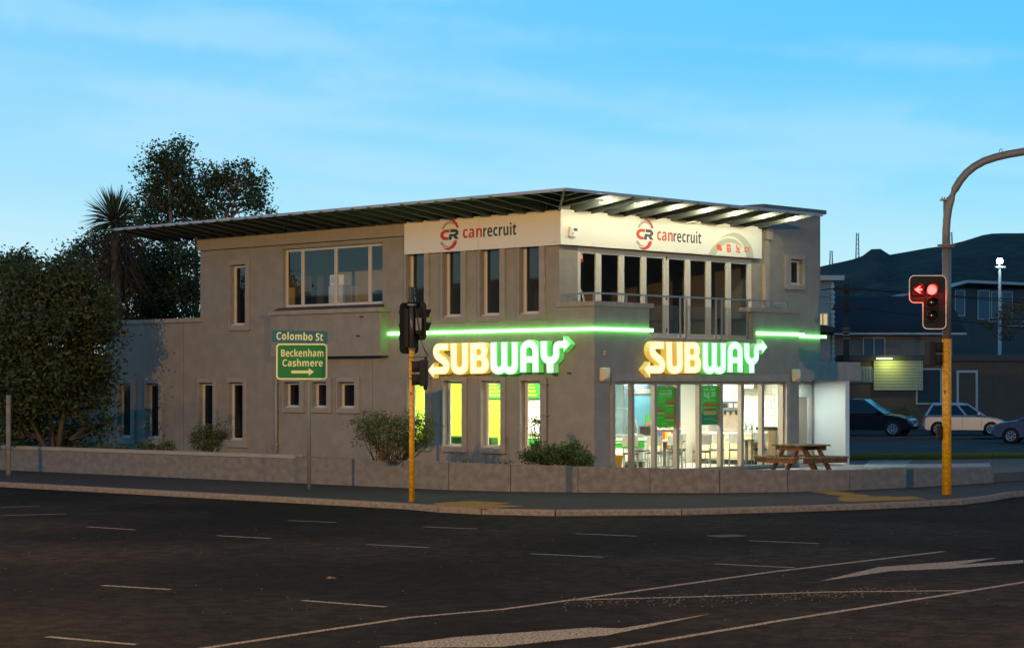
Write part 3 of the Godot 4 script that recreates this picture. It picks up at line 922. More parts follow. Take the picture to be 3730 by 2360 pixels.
func shop_shell(b: Node) -> void:
	var st := S()
	bx(st, V(0.2, 0.1, -7.7), V(8.5, 0.40, -0.262)); bx(st, V(8.5, 0.1, -7.7), V(11.24, 0.40, -1.45))
	obj("shop_floor", st, m.tile_floor, b)
	st = S()
	bx(st, V(0.2, 3.15, -7.7), V(8.5, 3.22, -0.262)); bx(st, V(8.72, 3.15, -7.7), V(11.24, 3.22, -1.45))
	obj("shop_ceiling", st, m.inside_white, b)
	st = S()
	bx(st, V(0.2, 0.401, -7.9), V(11.24, 3.6, -7.7))
	obj("shop_back_wall", st, m.inside_white, b)
	st = S()
	bx(st, V(0.21, 0.402, -7.695), V(2.9, 3.14, -7.64)); bx(st, V(3.35, 0.402, -7.695), V(4.6, 3.14, -7.64))
	obj("lime_panel", st, m.lime, b)
	st = S()
	bx(st, V(2.95, 0.402, -7.62), V(3.25, 3.14, -7.3))
	obj("shop_pillar", st, m.inside_white, b)
	# painted blockwork beside the entrance
	var bw := S()
	bx(bw, V(8.503, 0.402, -3.6), V(8.519, 3.14, -0.266))
	var blocks := obj("block_wall", bw, m.inside_white, b)
	st = S()
	soft_box(st, V(-0.014, 0.004, 0.004), V(0.0, 0.196, 0.386), 0.006)
	st.generate_normals()
	var unit := st.commit()
	for row in 12:
		for col in 5:
			inst("block", unit, m.inside_white, blocks, T(8.502, 0.42 + row * 0.2, -2.36 + col * 0.39 + (0.1 if row % 2 else 0.0)))
	var back := S()
	bx(back, V(8.73, 0.402, -3.2), V(11.23, 3.14, -3.0))
	var wall2 := obj("block_wall", back, m.inside_white, b)
	st = S()
	soft_box(st, V(0.004, 0.004, 0.0), V(0.386, 0.196, 0.014), 0.006)
	st.generate_normals()
	unit = st.commit()
	for row in 12:
		for col in 6:
			inst("block", unit, m.inside_white, wall2, T(8.76 + col * 0.39 + (0.1 if row % 2 else 0.0), 0.42 + row * 0.2, -2.999))

# ---------------------------------------------------------------- signs and lamps on the building
func logo(parent: Node, fr: Transform3D) -> void:
	for k in ["grey", "red", "dark"]:
		for poly in LOGO[k]:
			var st := S()
			prism(st, pts(poly), 0.0, 0.004, fr)
			obj("emblem", st, m["logo_" + k], parent)

func fascia_signs() -> void:
	var a := thing("fascia_sign", "white office fascia board above four tall narrow windows", "sign", BX)
	var fr := Transform3D(LEFT, V(-0.10, 0, 0))
	for p in [[-6.93, -4.03], [-4.024, -1.20]]:
		var st := S()
		bx(st, V(p[0], 6.28, -0.098), V(p[1], 7.19, 0.0), fr)
		obj("panel", st, m.sign_white, a)
	var sc := S()
	for k in 9:
		for y in [6.34, 6.93]: bx(sc, V(-6.88 + k * 0.7, y, 0.0), V(-6.86 + k * 0.7, y + 0.02, 0.004), fr)
	tag(obj("screw_heads", sc, m.logo_grey, a), "", "", "", "stuff")
	logo(a, fr * Transform3D(Basis(), V(-5.14, 6.74, 0.0015)))
	text("lettering", "can", m.logo_red, a, fr * Transform3D(Basis(), V(-4.265, 6.735, 0.004)), 0.72, 0.25)
	text("lettering", "recruit", m.logo_dark, a, fr * Transform3D(Basis(), V(-3.25, 6.775, 0.004)), 1.22, 0.335)
	var st2 := S()
	bx(st2, V(-0.10, 6.28, -1.196), V(0.0, 7.19, -1.10))
	obj("corner_strip", st2, m.sign_white, a)

	var f := thing("fascia_sign", "white office fascia board with orange trade icons over folding glass doors", "sign", BX)
	var ff := Transform3D(Basis(), V(0, 0, -1.07))
	var st := S()
	bx(st, V(-0.098, 6.29, -0.03), V(8.40, 7.19, 0.0), ff); bx(st, V(0.3, 6.40, -0.139), V(8.3, 7.1, -0.03), ff)
	obj("panel", st, m.sign_white, f)
	sc = S()
	for k in 10:
		for y in [6.36, 6.95]: bx(sc, V(0.3 + k * 0.85, y, 0.0), V(0.32 + k * 0.85, y + 0.02, 0.004), ff)
	tag(obj("screw_heads", sc, m.logo_grey, f), "", "", "", "stuff")
	logo(f, ff * T(3.23, 6.715, 0.0015))
	text("lettering", "can", m.logo_red, f, ff * T(4.07, 6.705, 0.004), 0.66, 0.25)
	text("lettering", "recruit", m.logo_dark, f, ff * T(5.03, 6.745, 0.004), 1.20, 0.335)
	for poly in ICONS.swoosh:
		st = S()
		prism(st, pts(poly), 0.0015, 0.004, ff)
		obj("swoosh", st, m.swoosh_grey, f)
	for poly in ICONS.icon:
		st = S()
		prism(st, pts(poly), 0.0055, 0.008, ff)
		obj("trade_icon", st, m.icon_orange, f)
	for poly in ICONS.cut:
		st = S()
		prism(st, pts(poly), 0.0095, 0.011, ff)
		obj("trade_icon", st, m.sign_white, f)
	# alarm box and sticker
	var al := thing("alarm_siren", "small white alarm siren box with blue lens", "alarm", BX)
	st = S()
	soft_box(st, V(0.19, 6.49, -1.068), V(0.40, 6.76, -0.97), 0.02)
	obj("case", st, m.sign_white, al)
	st = S()
	soft_box(st, V(0.29, 6.65, -0.975), V(0.42, 6.72, -0.94), 0.012)
	obj("lens", st, m.blue_plastic, al)
	st = S()
	bx(st, V(0.21, 6.55, -0.969), V(0.30, 6.60, -0.966))
	obj("badge", st, m.logo_grey, al)
	var sk := thing("window_sticker", "red security sticker on the first folding glass door", "sticker", BX)
	st = S()
	bx(st, V(0.83, 5.89, -1.276), V(0.985, 6.115, -1.274))
	obj("sheet", st, m.logo_red, sk)
	text("lettering", "SI", m.print_white, sk, T(0.907, 6.02, -1.272), 0.11, 0.10)
	text("lettering", "WARNING", m.print_white, sk, T(0.907, 6.095, -1.272), 0.12, 0.02)

func letter_sign(fr: Transform3D, label: String) -> void:
	var t := thing("letter_sign", label, "sign", BX, "illuminated letter signs")
	for k in ["S", "U", "B", "W", "A", "Y"]:
		var polys: Array = LETTERS[k]
		var yellow: bool = k in ["S", "U", "B"]
		var holes := []
		for i in range(1, polys.size()): holes.append(pts(polys[i]))
		var outer := ccw(pts(polys[0]))
		var full := slit(outer, holes)
		var st := S()
		walls(st, outer, 0.03, 0.22, fr)
		for h in holes: walls(st, h, 0.03, 0.22, fr, true)
		plate(st, full, 0.03, fr, -1.0)
		var side := obj("letter", st, m.side_yellow if yellow else m.side_green, t)
		side.name = "letter" if k == "S" else "letter_%03d" % ["S", "U", "B", "W", "A", "Y"].find(k)
		st = S()
		plate(st, full, 0.22, fr)
		obj("rim", st, m.rim_yellow if yellow else m.rim_green, side)
		var inset := Geometry2D.offset_polygon(outer, -0.018)
		var grown := []
		for h in holes: grown.append(Geometry2D.offset_polygon(ccw(h), 0.018)[0])
		st = S()
		for p in inset: plate(st, slit(p, grown), 0.224, fr)
		obj("face", st, m.face_cream if yellow else m.face_white, side)
		st = S()
		var c := Vector2.ZERO
		for p in outer: c += p / outer.size()
		bx(st, V(c.x - 0.04, c.y - 0.04, 0.001), V(c.x + 0.04, c.y + 0.04, 0.03), fr)
		obj("standoff", st, m.gasket, side)
	var out := fr.basis.z
	area_light("sign_light_yellow", fr * V(-1.45, 0, 0.26), out, Vector2(2.2, 0.8), Color(1.0, 0.80, 0.45), 0.9, t)
	area_light("sign_light_green", fr * V(1.15, 0, 0.26), out, Vector2(2.6, 0.8), Color(0.55, 1.0, 0.72), 0.9, t)

func strip(called_label: String, boxes: Array, lights: Array) -> void:
	var t := thing("light_strip", called_label, "light strip", BX, "green light strips")
	for q in boxes:
		var st := S()
		bx(st, q[0], q[1])
		obj("tube", st, m.led_green, t)
	for l in lights: area_light("strip_light", l[0], l[1], l[2], Color(0.2, 1.0, 0.35), l[3], t)

func building_lamps() -> void:
	letter_sign(Transform3D(LEFT, V(0, 3.39, -3.243)), "glowing yellow and green sandwich shop letters above slim side windows")
	letter_sign(Transform3D(Basis(), V(4.31, 3.40, 0)), "glowing yellow and green sandwich shop letters over glazed shop front")
	strip("long green light strip bent round the building corner below balcony", [[V(-0.065, 4.07, -7.65), V(-0.012, 4.15, 0.065)], [V(-0.011, 4.07, 0.012), V(2.24, 4.15, 0.065)]], [[V(-0.09, 4.11, -3.8), V(-1, -0.3, 0), Vector2(7.4, 0.06), 0.35], [V(1.1, 4.11, 0.09), V(0, -0.3, 1), Vector2(2.1, 0.06), 0.12]])
	strip("short green light strip on the right balcony parapet", [[V(6.71, 4.07, 0.012), V(8.89, 4.15, 0.065)]], [[V(7.8, 4.11, 0.09), V(0, -0.3, 1), Vector2(2.1, 0.06), 0.12]])
	strip("short green light strip on the tower wall above entrance canopy", [[V(8.95, 4.07, -1.19), V(11.67, 4.15, -1.14)]], [[V(10.3, 4.11, -1.11), V(0, -0.3, 1), Vector2(2.6, 0.06), 0.12]])
	for p in [[0.34, "square cream bulkhead wall lamp beside shop glazing near building corner"], [8.50, "square cream bulkhead wall lamp beside the entrance canopy"]]:
		var w := thing("wall_lamp", p[1], "wall lamp", BX * T(p[0], 2.95, 0.0), "square wall lamps")
		var st := S()
		soft_box(st, V(-0.18, -0.18, 0.001), V(0.18, 0.18, 0.10), 0.03)
		obj("case", st, m.lamp_cream, w)
		st = S()
		var o := pts([-0.15, -0.15, 0.15, -0.15, 0.15, 0.15, -0.15, 0.15])
		loft(st, [[o, 0.10], [pts([-0.02, -0.06, 0.02, -0.06, 0.02, -0.02, -0.02, -0.02]), 0.20]])
		obj("diffuser", st, m.lamp_cream, w)
	for k in 7:
		var d := thing("eaves_downlight", "small round downlight between roof fins over the balcony", "downlight", BX * T(0.14 + 1.3 * k, 7.30 if k == 0 else 7.37, 0.10), "eaves downlights")
		var st := S(false)
		lathe(st, [0.0, 0.05, 0.05, 0.05, 0.05, 0.02, 0.04, 0.0])
		obj("case", st, m.gutter, d)
		st = S(false)
		lathe(st, [0.038, 0.004, 0.02, -0.008, 0.0, -0.012])
		obj("bulb", st, m.bulb_white, d)
		omni("downlight_glow", V(0, -0.045, 0), Color(1.0, 0.98, 0.80), 1.1, 0.03, d, 20.0)
	var e := thing("canopy_downlight", "round white downlight under the entrance canopy", "downlight", BX * T(10.0, 2.80, -0.62))
	var st := S(false)
	lathe(st, [0.0, 0.008, 0.10, 0.008, 0.10, -0.012, 0.075, -0.014])
	obj("ring", st, m.sign_white, e)
	st = S(false)
	lathe(st, [0.074, -0.010, 0.0, -0.012])
	obj("bulb", st, m.panel_white, e)
	area_light("canopy_light", V(0, -0.03, 0), V(0, -1, 0), Vector2(0.15, 0.15), Color(0.92, 1.0, 0.97), 3.2, e)


# ---------------------------------------------------------------- inside the shop
func make_chair() -> Node3D:
	var c := thing("cafe_chair", "", "chair")
	var st := S(false)
	for s in [-1, 1]:
		st = S(false)
		tube(st, [V(s * 0.19, 0, 0.20), V(s * 0.18, 0.44, 0.17)], 0.013, 6)
		obj("leg", st, m.chair_steel, c)
		st = S(false)
		tube(st, [V(s * 0.19, 0, -0.24), V(s * 0.18, 0.44, -0.18), V(s * 0.175, 0.90, -0.24)], 0.014, 6)
		obj("leg", st, m.chair_steel, c)
	st = S(false)
	for s in [-1, 1]: tube(st, [V(s * 0.185, 0.22, -0.21), V(s * 0.185, 0.22, 0.185)], 0.009, 5)
	tube(st, [V(-0.185, 0.24, 0.185), V(0.185, 0.24, 0.185)], 0.009, 5)
	tube(st, [V(-0.185, 0.20, -0.21), V(0.185, 0.20, -0.21)], 0.009, 5)
	obj("stretcher", st, m.chair_steel, c)
	st = S()
	soft_box(st, V(-0.21, 0.44, -0.2), V(0.21, 0.49, 0.21), 0.02)
	obj("seat", st, m.vinyl, c)
	st = S()
	for k in 6:
		var x0 := -0.21 + k * 0.07
		var b0 := 0.035 * (1.0 - pow(x0 / 0.21, 2.0))
		var b1 := 0.035 * (1.0 - pow((x0 + 0.07) / 0.21, 2.0))
		var lo := [V(x0, 0.66, -0.215 - b0), V(x0 + 0.07, 0.66, -0.215 - b1), V(x0 + 0.07, 0.93, -0.245 - b1), V(x0, 0.93, -0.245 - b0)]
		var o := V(0, 0, 0.016)
		quad(st, lo[0] + o, lo[3] + o, lo[2] + o, lo[1] + o)
		quad(st, lo[1], lo[2], lo[3], lo[0])
		quad(st, lo[3], lo[2], lo[2] + o, lo[3] + o)
		quad(st, lo[0], lo[1], lo[1] + o, lo[0] + o)
	obj("backrest", st, m.chair_back, c)
	return c

func make_table() -> Node3D:
	var t := thing("cafe_table", "", "table")
	var st := S()
	soft_box(st, V(-0.55, 0.72, -0.35), V(0.55, 0.755, 0.35), 0.012)
	obj("table_top", st, m.table_grey, t)
	st = S(false)
	tube(st, [V(0, 0.05, 0), V(0, 0.72, 0)], 0.045, 10)
	obj("pedestal", st, m.table_grey, t)
	st = S()
	for k in 4:
		var a := PI / 4 + k * PI / 2
		bar(st, V(0, 0.05, 0), V(cos(a) * 0.36, 0.02, sin(a) * 0.30), 0.05, 0.03)
	obj("foot", st, m.table_grey, t)
	return t

func shop_inside() -> void:
	for x in [2.0, 4.4, 6.8]:
		for z in [-1.4, -4.2, -6.6]:
			var p := thing("ceiling_panel", "square white ceiling light panel inside the sandwich shop", "ceiling light", BX * T(x, 3.145, z), "shop ceiling lights")
			var st := S()
			ring(st, [-0.32, -0.32, 0.32, 0.32], [-0.29, -0.29, 0.29, 0.29], 0.0, 0.012, Transform3D(Basis(V(1, 0, 0), V(0, 0, 1), V(0, -1, 0)), Vector3.ZERO))
			obj("frame", st, m.sign_white, p)
			st = S()
			bx(st, V(-0.288, -0.008, -0.288), V(0.288, -0.001, 0.288))
			obj("diffuser", st, m.panel_white, p)
			area_light("panel_light", V(0, -0.03, 0), V(0, -1, 0), Vector2(0.56, 0.56), Color(1.0, 1.0, 0.90), 10.0, p)
	var side := thing("ceiling_panel", "square white ceiling light panel inside the entrance lobby", "ceiling light", BX * T(10.0, 3.145, -2.2))
	var s2 := S()
	bx(s2, V(-0.2, -0.008, -0.2), V(0.2, -0.001, 0.2))
	obj("diffuser", s2, m.panel_white, side)
	area_light("panel_light", V(0, -0.03, 0), V(0, -1, 0), Vector2(0.4, 0.4), Color(1.0, 1.0, 0.92), 2.5, side)

	var chair := make_chair()
	var spots := [[2.75, -1.15, 2.2, "cafe chair standing behind the yellow bin"], [3.55, -1.05, 2.45, "cafe chair seen below the many-sandwich poster"], [4.35, -0.95, 2.3, "cafe chair drawn up to the near table's long side"],
		[5.25, -0.75, 2.6, "cafe chair at the near table's end, its back to the tall poster"], [5.6, -1.9, 2.5, "cafe chair on the counter side of the near table"], [6.60, -1.30, 2.35, "cafe chair between the two tables by the drinks machine"],
		[6.98, -0.90, 2.2, "cafe chair close to the pedestal table near the block wall"], [7.85, -0.75, 2.4, "cafe chair tucked in beside the block wall"], [4.6, -2.4, 0.2, "cafe chair by the chip rack"], [6.3, -2.5, -0.3, "cafe chair in front of the drinks counter"], [1.9, -1.9, -1.9, "cafe chair by the end of the glass counter"]]
	for i in spots.size():
		var q: Array = spots[i]
		var xf := BX * T(q[0], 0.401, q[1], q[2])
		var c: Node3D = chair
		if i == 0: chair.transform = xf
		else: c = copy(chair, xf)
		c.set_meta("label", q[3])
		c.set_meta("group", "cafe chairs")
	var table := make_table()
	var ts := [[4.75, -1.65, 0.15, "grey cafe table behind the two posters"], [7.65, -1.05, 0.1, "grey cafe table near the block wall"], [2.35, -1.55, 0.1, "grey cafe table behind the yellow bin"]]
	for i in 3:
		var xf := BX * T(ts[i][0], 0.401, ts[i][1], ts[i][2])
		var c: Node3D = table
		if i == 0: table.transform = xf
		else: c = copy(table, xf)
		c.set_meta("label", ts[i][3])
		c.set_meta("group", "cafe tables")
	# yellow bin
	var bin := thing("yellow_bin", "tapered glossy yellow bin inside the first shop pane", "bin", BX * T(1.16, 0.47, -0.48))
	var st := S()
	var lo := pts([-0.22, -0.17, 0.22, -0.17, 0.22, 0.17, -0.22, 0.17])
	var hi := pts([-0.27, -0.2, 0.27, -0.2, 0.27, 0.2, -0.27, 0.2])
	var top := pts([-0.24, -0.17, 0.24, -0.17, 0.24, 0.17, -0.24, 0.17])
	loft(st, [[lo, 0.0], [hi, 0.36], [hi, 0.40], [top, 0.425]], Transform3D(Basis(V(1, 0, 0), V(0, 0, -1), V(0, 1, 0)), Vector3.ZERO))
	obj("body", st, m.yellow_bin, bin)
	# serving counter with curved glass
	var ct := thing("serving_counter", "white serving counter with a curved glass guard", "counter", BX * T(0.72, 0, 0.4))
	st = S()
	bx(st, V(3.35, 0.402, -6.6), V(4.15, 1.25, -2.9))
	obj("body", st, m.inside_white, ct)
	st = S()
	bx(st, V(3.3, 1.25, -6.62), V(4.2, 1.30, -2.88))
	obj("worktop", st, m.stainless, ct)
	st = S()
	bx(st, V(3.32, 0.95, -2.895), V(4.16, 1.15, -2.875)); bx(st, V(3.32, 0.95, -6.6), V(3.345, 1.15, -2.9))
	obj("green_band", st, m.poster_green, ct)
	st = S()
	bx(st, V(3.32, 0.402, -2.89), V(4.16, 0.56, -2.87))
	obj("plinth", st, m.black_plastic, ct)
	st = S()
	var arc := []
	for k in 7:
		var a := PI / 2 * k / 6.0
		arc.append(Vector2(3.40 + 0.55 * sin(a), 1.32 + 0.72 * cos(a)))
	var prof := [Vector2(3.32, 2.04)] + arc + [Vector2(4.15, 1.31)]
	for k in prof.size() - 1: quad(st, V(prof[k].x, prof[k].y, -6.5), V(prof[k + 1].x, prof[k + 1].y, -6.5), V(prof[k + 1].x, prof[k + 1].y, -2.95), V(prof[k].x, prof[k].y, -2.95))
	obj("glass_guard", st, m.glass_rail, ct)
	st = S()
	for k in prof.size() - 1: bar(st, V(prof[k].x, prof[k].y, -2.94), V(prof[k + 1].x, prof[k + 1].y, -2.94), 0.03, 0.02)
	bar(st, V(3.32, 2.05, -6.5), V(3.32, 2.05, -2.94), 0.05, 0.03); bar(st, V(3.36, 1.75, -6.5), V(3.36, 1.75, -2.94), 0.03, 0.02)
	obj("guard_frame", st, m.stainless, ct)
	# till with its green sign
	var till := thing("till", "cash till with a small green sign on serving counter", "till", BX * T(5.3, 1.25, -2.75, 0.4))
	st = S()
	soft_box(st, V(-0.2, 0.0, -0.15), V(0.2, 0.28, 0.15), 0.02)
	obj("screen", st, m.black_plastic, till)
	st = S()
	bx(st, V(-0.16, 0.29, 0.0), V(0.2, 0.62, 0.02))
	obj("notice", st, m.poster_green, till)
	st = S()
	bx(st, V(-0.14, 0.31, 0.021), V(0.18, 0.38, 0.024))
	obj("notice_band", st, m.icon_orange, till)
	st = S()
	bx(st, V(-0.28, -0.848, -0.28), V(0.28, -0.002, 0.28))
	obj("stand", st, m.inside_white, till)
	# menu boards on the back wall
	for k in 5:
		var mb := thing("menu_board", "lit menu board high on the wall behind the counter", "menu board", BX * T(4.2 + k * 0.78, 2.55, -7.62), "menu boards")
		st = S()
		bx(st, V(-0.36, -0.30, -0.06), V(0.36, 0.30, 0.0))
		obj("case", st, m.black_plastic, mb)
		st = S()
		bx(st, V(-0.33, -0.27, 0.001), V(0.33, 0.27, 0.006))
		obj("screen", st, m.poster_green if k % 2 == 0 else m.menu_glow, mb)
		for r in 4:
			st = S()
			bx(st, V(-0.26, 0.14 - r * 0.11, 0.007), V(0.05 + 0.05 * r, 0.19 - r * 0.11, 0.009))
			obj("printed_line", st, m.print_yellow if k % 2 == 0 else m.logo_dark, mb)
	# dark kitchen equipment behind the counter
	for q in [[1.6, 1.3, "tall dark oven cabinet with a blue glass door behind serving counter"], [2.5, 0.9, "narrow dark proofing cabinet with a blue glass door behind serving counter"]]:
		var ov := thing("oven_cabinet", q[2], "oven", BX * T(q[0] * 0.95 + 5.35, 0.401, -4.75))
		st = S()
		soft_box(st, V(-q[1] / 2, 0, -0.35), V(q[1] / 2, 2.3, 0.35), 0.02)
		obj("case", st, m.dark_blue_grey, ov)
		st = S()
		bx(st, V(-q[1] / 2 + 0.12, 1.1, 0.351), V(q[1] / 2 - 0.12, 1.95, 0.36))
		obj("glass_door", st, M("oven_glass" + str(q[0]), 0.10, 0.30, 0.42, 0.1), ov)
		st = S()
		bx(st, V(-q[1] / 2 + 0.12, 2.02, 0.351), V(q[1] / 2 - 0.12, 2.16, 0.36))
		obj("control_panel", st, m.stainless, ov)
	# white partition and rear counter with the drinks machine
	var pt := thing("screen_wall", "plain bright white partition beside the counter", "partition", BX)
	st = S()
	bx(st, V(7.70, 0.402, -3.6), V(8.49, 3.14, -3.5))
	obj("board", st, m.inside_white, pt)
	st = S()
	bx(st, V(7.63, 0.402, -3.62), V(7.69, 3.14, -3.48))
	obj("edge_trim", st, m.dark_blue_grey, pt)
	var dc := thing("drinks_counter", "pale wooden drinks counter with white worktop along the wall", "counter", BX)
	st = S()
	bx(st, V(7.95, 0.55, -3.1), V(8.5, 1.28, -1.08))
	obj("cabinet", st, m.maple, dc)
	for k in 4:
		st = S()
		bx(st, V(7.93, 0.60, -3.08 + k * 0.50), V(7.949, 1.24, -2.60 + k * 0.50))
		obj("door", st, m.maple, dc)
	st = S()
	bx(st, V(7.90, 1.282, -3.12), V(8.5, 1.33, -1.06))
	obj("worktop", st, m.inside_white, dc)
	st = S()
	bx(st, V(8.0, 0.402, -3.1), V(8.5, 0.548, -1.1))
	obj("plinth", st, m.black_plastic, dc)
	var dm := thing("drinks_machine", "soft drink dispenser with a bright screen on the drinks counter", "dispenser", BX * T(8.25, 1.332, -2.2, -PI / 2 + 0.75))
	st = S()
	soft_box(st, V(-0.55, 0.0, -0.25), V(0.55, 0.62, 0.0), 0.02)
	obj("case", st, m.stainless, dm)
	st = S()
	soft_box(st, V(-0.55, 0.6, -0.25), V(0.55, 1.55, 0.12), 0.03)
	obj("head", st, m.dark_blue_grey, dm)
	st = S()
	bx(st, V(-0.42, 0.88, 0.121), V(0.36, 1.42, 0.13))
	obj("screen", st, m.screen, dm)
	st = S()
	bx(st, V(0.10, 0.95, 0.131), V(0.22, 1.16, 0.134))
	obj("screen_picture", st, m.soda_orange, dm)
	for k in 6:
		st = S()
		bx(st, V(-0.45 + k * 0.16, 0.70, 0.121), V(-0.34 + k * 0.16, 0.82, 0.13))
		obj("flavour_button", st, [m.soda_orange, m.soda_yellow, m.black_plastic, m.soda_red, m.soda_red, m.soda_yellow][k], dm)
		st = S(false)
		tube(st, [V(-0.39 + k * 0.16, 0.60, 0.06), V(-0.39 + k * 0.16, 0.50, 0.05)], 0.03, 7)
		obj("nozzle", st, m.black_plastic, dm)
	for k in 2:
		var cup := thing("straw_cup", "steel cup of pale green straws on the drinks counter", "cup", BX * T(8.08, 1.332, -1.42 + k * 0.2), "cups of straws")
		st = S(false)
		lathe(st, [0.0, 0.0, 0.065, 0.0, 0.075, 0.20, 0.068, 0.20, 0.06, 0.02])
		obj("cup", st, m.stainless, cup)
		st = S()
		for j in 9: bar(st, V(0, 0.05, 0), V(rng.randf_range(-0.08, 0.08), rng.randf_range(0.27, 0.33), rng.randf_range(-0.08, 0.08)), 0.01, 0.01)
		obj("straws", st, M("straw_green" + str(k), 0.30, 0.60, 0.42, 0.5), cup)
	var bn := thing("rubbish_cabinet", "wooden rubbish cabinet with tray top beside block wall", "cabinet", BX * T(8.27, 0.402, -0.80))
	st = S()
	soft_box(st, V(-0.2, 0.0, -0.2), V(0.2, 1.0, 0.2), 0.012)
	obj("cabinet", st, m.maple, bn)
	st = S()
	ring(st, [-0.22, -0.22, 0.22, 0.22], [-0.19, -0.19, 0.19, 0.19], 1.0, 1.09, Transform3D(Basis(V(1, 0, 0), V(0, 0, -1), V(0, 1, 0)), Vector3.ZERO))
	obj("tray_rail", st, m.black_plastic, bn)
	var vent := thing("wall_vent", "dark slatted air vent high on the wall above the cups", "vent", BX * T(8.0, 2.86, -1.35))
	st = S()
	bx(st, V(-0.02, -0.28, -0.45), V(0.5, 0.26, 0.3))
	obj("bulkhead", st, M("beige", 0.62, 0.58, 0.44, 0.8), vent)
	for k in 5:
		st = S()
		bx(st, V(-0.04, -0.10 + k * 0.05, -0.35), V(-0.021, -0.07 + k * 0.05, 0.2))
		obj("slat", st, m.gasket, vent)
	# chip rack
	var rk := thing("chip_rack", "counter-end rack with rows of bright chip packets", "rack", BX * T(6.3, 0.401, -2.8))
	st = S()
	bx(st, V(-0.5, 0.0, -0.2), V(0.5, 0.25, 0.15)); bx(st, V(-0.5, 0.25, -0.2), V(0.5, 1.2, -0.17))
	for k in 3: bx(st, V(-0.5, 0.42 + k * 0.30, -0.168), V(0.5, 0.45 + k * 0.30, 0.12))
	obj("frame", st, m.inside_white, rk)
	var hues := [m.print_yellow, m.icon_orange, m.blue_plastic, m.lettuce, m.logo_red, m.soda_yellow]
	for k in 3:
		for j in 7:
			st = S()
			soft_box(st, V(-0.06, 0.0, -0.02), V(0.06, 0.2, 0.02), 0.015)
			obj("packet", st, hues[(j * 5 + k * 2) % 6], rk, T(-0.42 + j * 0.14, 0.452 + k * 0.30, 0.05))
	# standing seat cushion seen through the side windows
	var bench := thing("wall_bench", "dark green upholstered bench below the side windows", "bench", BX * T(0.55, 0.402, -5.8))
	st = S()
	soft_box(st, V(-0.3, 0.0, -1.6), V(0.9, 0.42, 1.0), 0.03)
	obj("seat", st, m.bench_green, bench)
	st = S()
	soft_box(st, V(0.6, 0.42, -1.6), V(0.9, 0.86, 1.0), 0.03)
	obj("backrest", st, m.bench_green, bench)
	posters()
	var ab := thing("open_board", "green and yellow open board standing inside the entrance", "sign board", BX * T(10.35, 0.402, -2.0, 0.25))
	st = S()
	bx(st, V(-0.28, 0.05, -0.02), V(0.28, 1.15, 0.0), Transform3D(Basis(Vector3.RIGHT, -0.08), Vector3.ZERO))
	obj("board", st, m.poster_dark_green, ab)
	st = S()
	bx(st, V(-0.25, 0.10, 0.002), V(0.25, 0.68, 0.006), Transform3D(Basis(Vector3.RIGHT, -0.08), Vector3.ZERO))
	obj("yellow_field", st, m.print_yellow, ab)
	var tilt := Transform3D(Basis(Vector3.RIGHT, -0.08), Vector3.ZERO)
	text("lettering", "OPEN", m.poster_dark_green, ab, tilt * T(0, 0.42, 0.009), 0.4, 0.15)
	text("lettering", "SUBWAY", m.print_white, ab, tilt * T(0, 0.88, 0.003), 0.44, 0.12)

func sandwich(parent: Node, x: float, y: float, w: float, h: float, z: float) -> void:
	var parts := [[0.62, 1.0, "bread"], [0.50, 0.62, "cheese"], [0.34, 0.52, "meat"], [0.22, 0.36, "lettuce"], [0.0, 0.24, "bread_light"]]
	for i in parts.size():
		var q: Array = parts[i]
		var e := 0.10 * h
		var o := pts([x - w / 2 + (e if i != 3 else 0.0), y + h * q[0], x + w / 2 - (e if i != 3 else 0.0), y + h * q[0], x + w / 2, y + h * q[0] + e, x + w / 2, y + h * q[1] - e * (2.0 if i == 0 else 0.5), x + w / 2 - e * 2, y + h * q[1], x - w / 2 + e * 2, y + h * q[1], x - w / 2, y + h * q[1] - e * (2.0 if i == 0 else 0.5), x - w / 2, y + h * q[0] + e])
		var st := S()
		plate(st, o, z + i * 0.0015)
		obj("sandwich_picture", st, m[q[2]], parent)

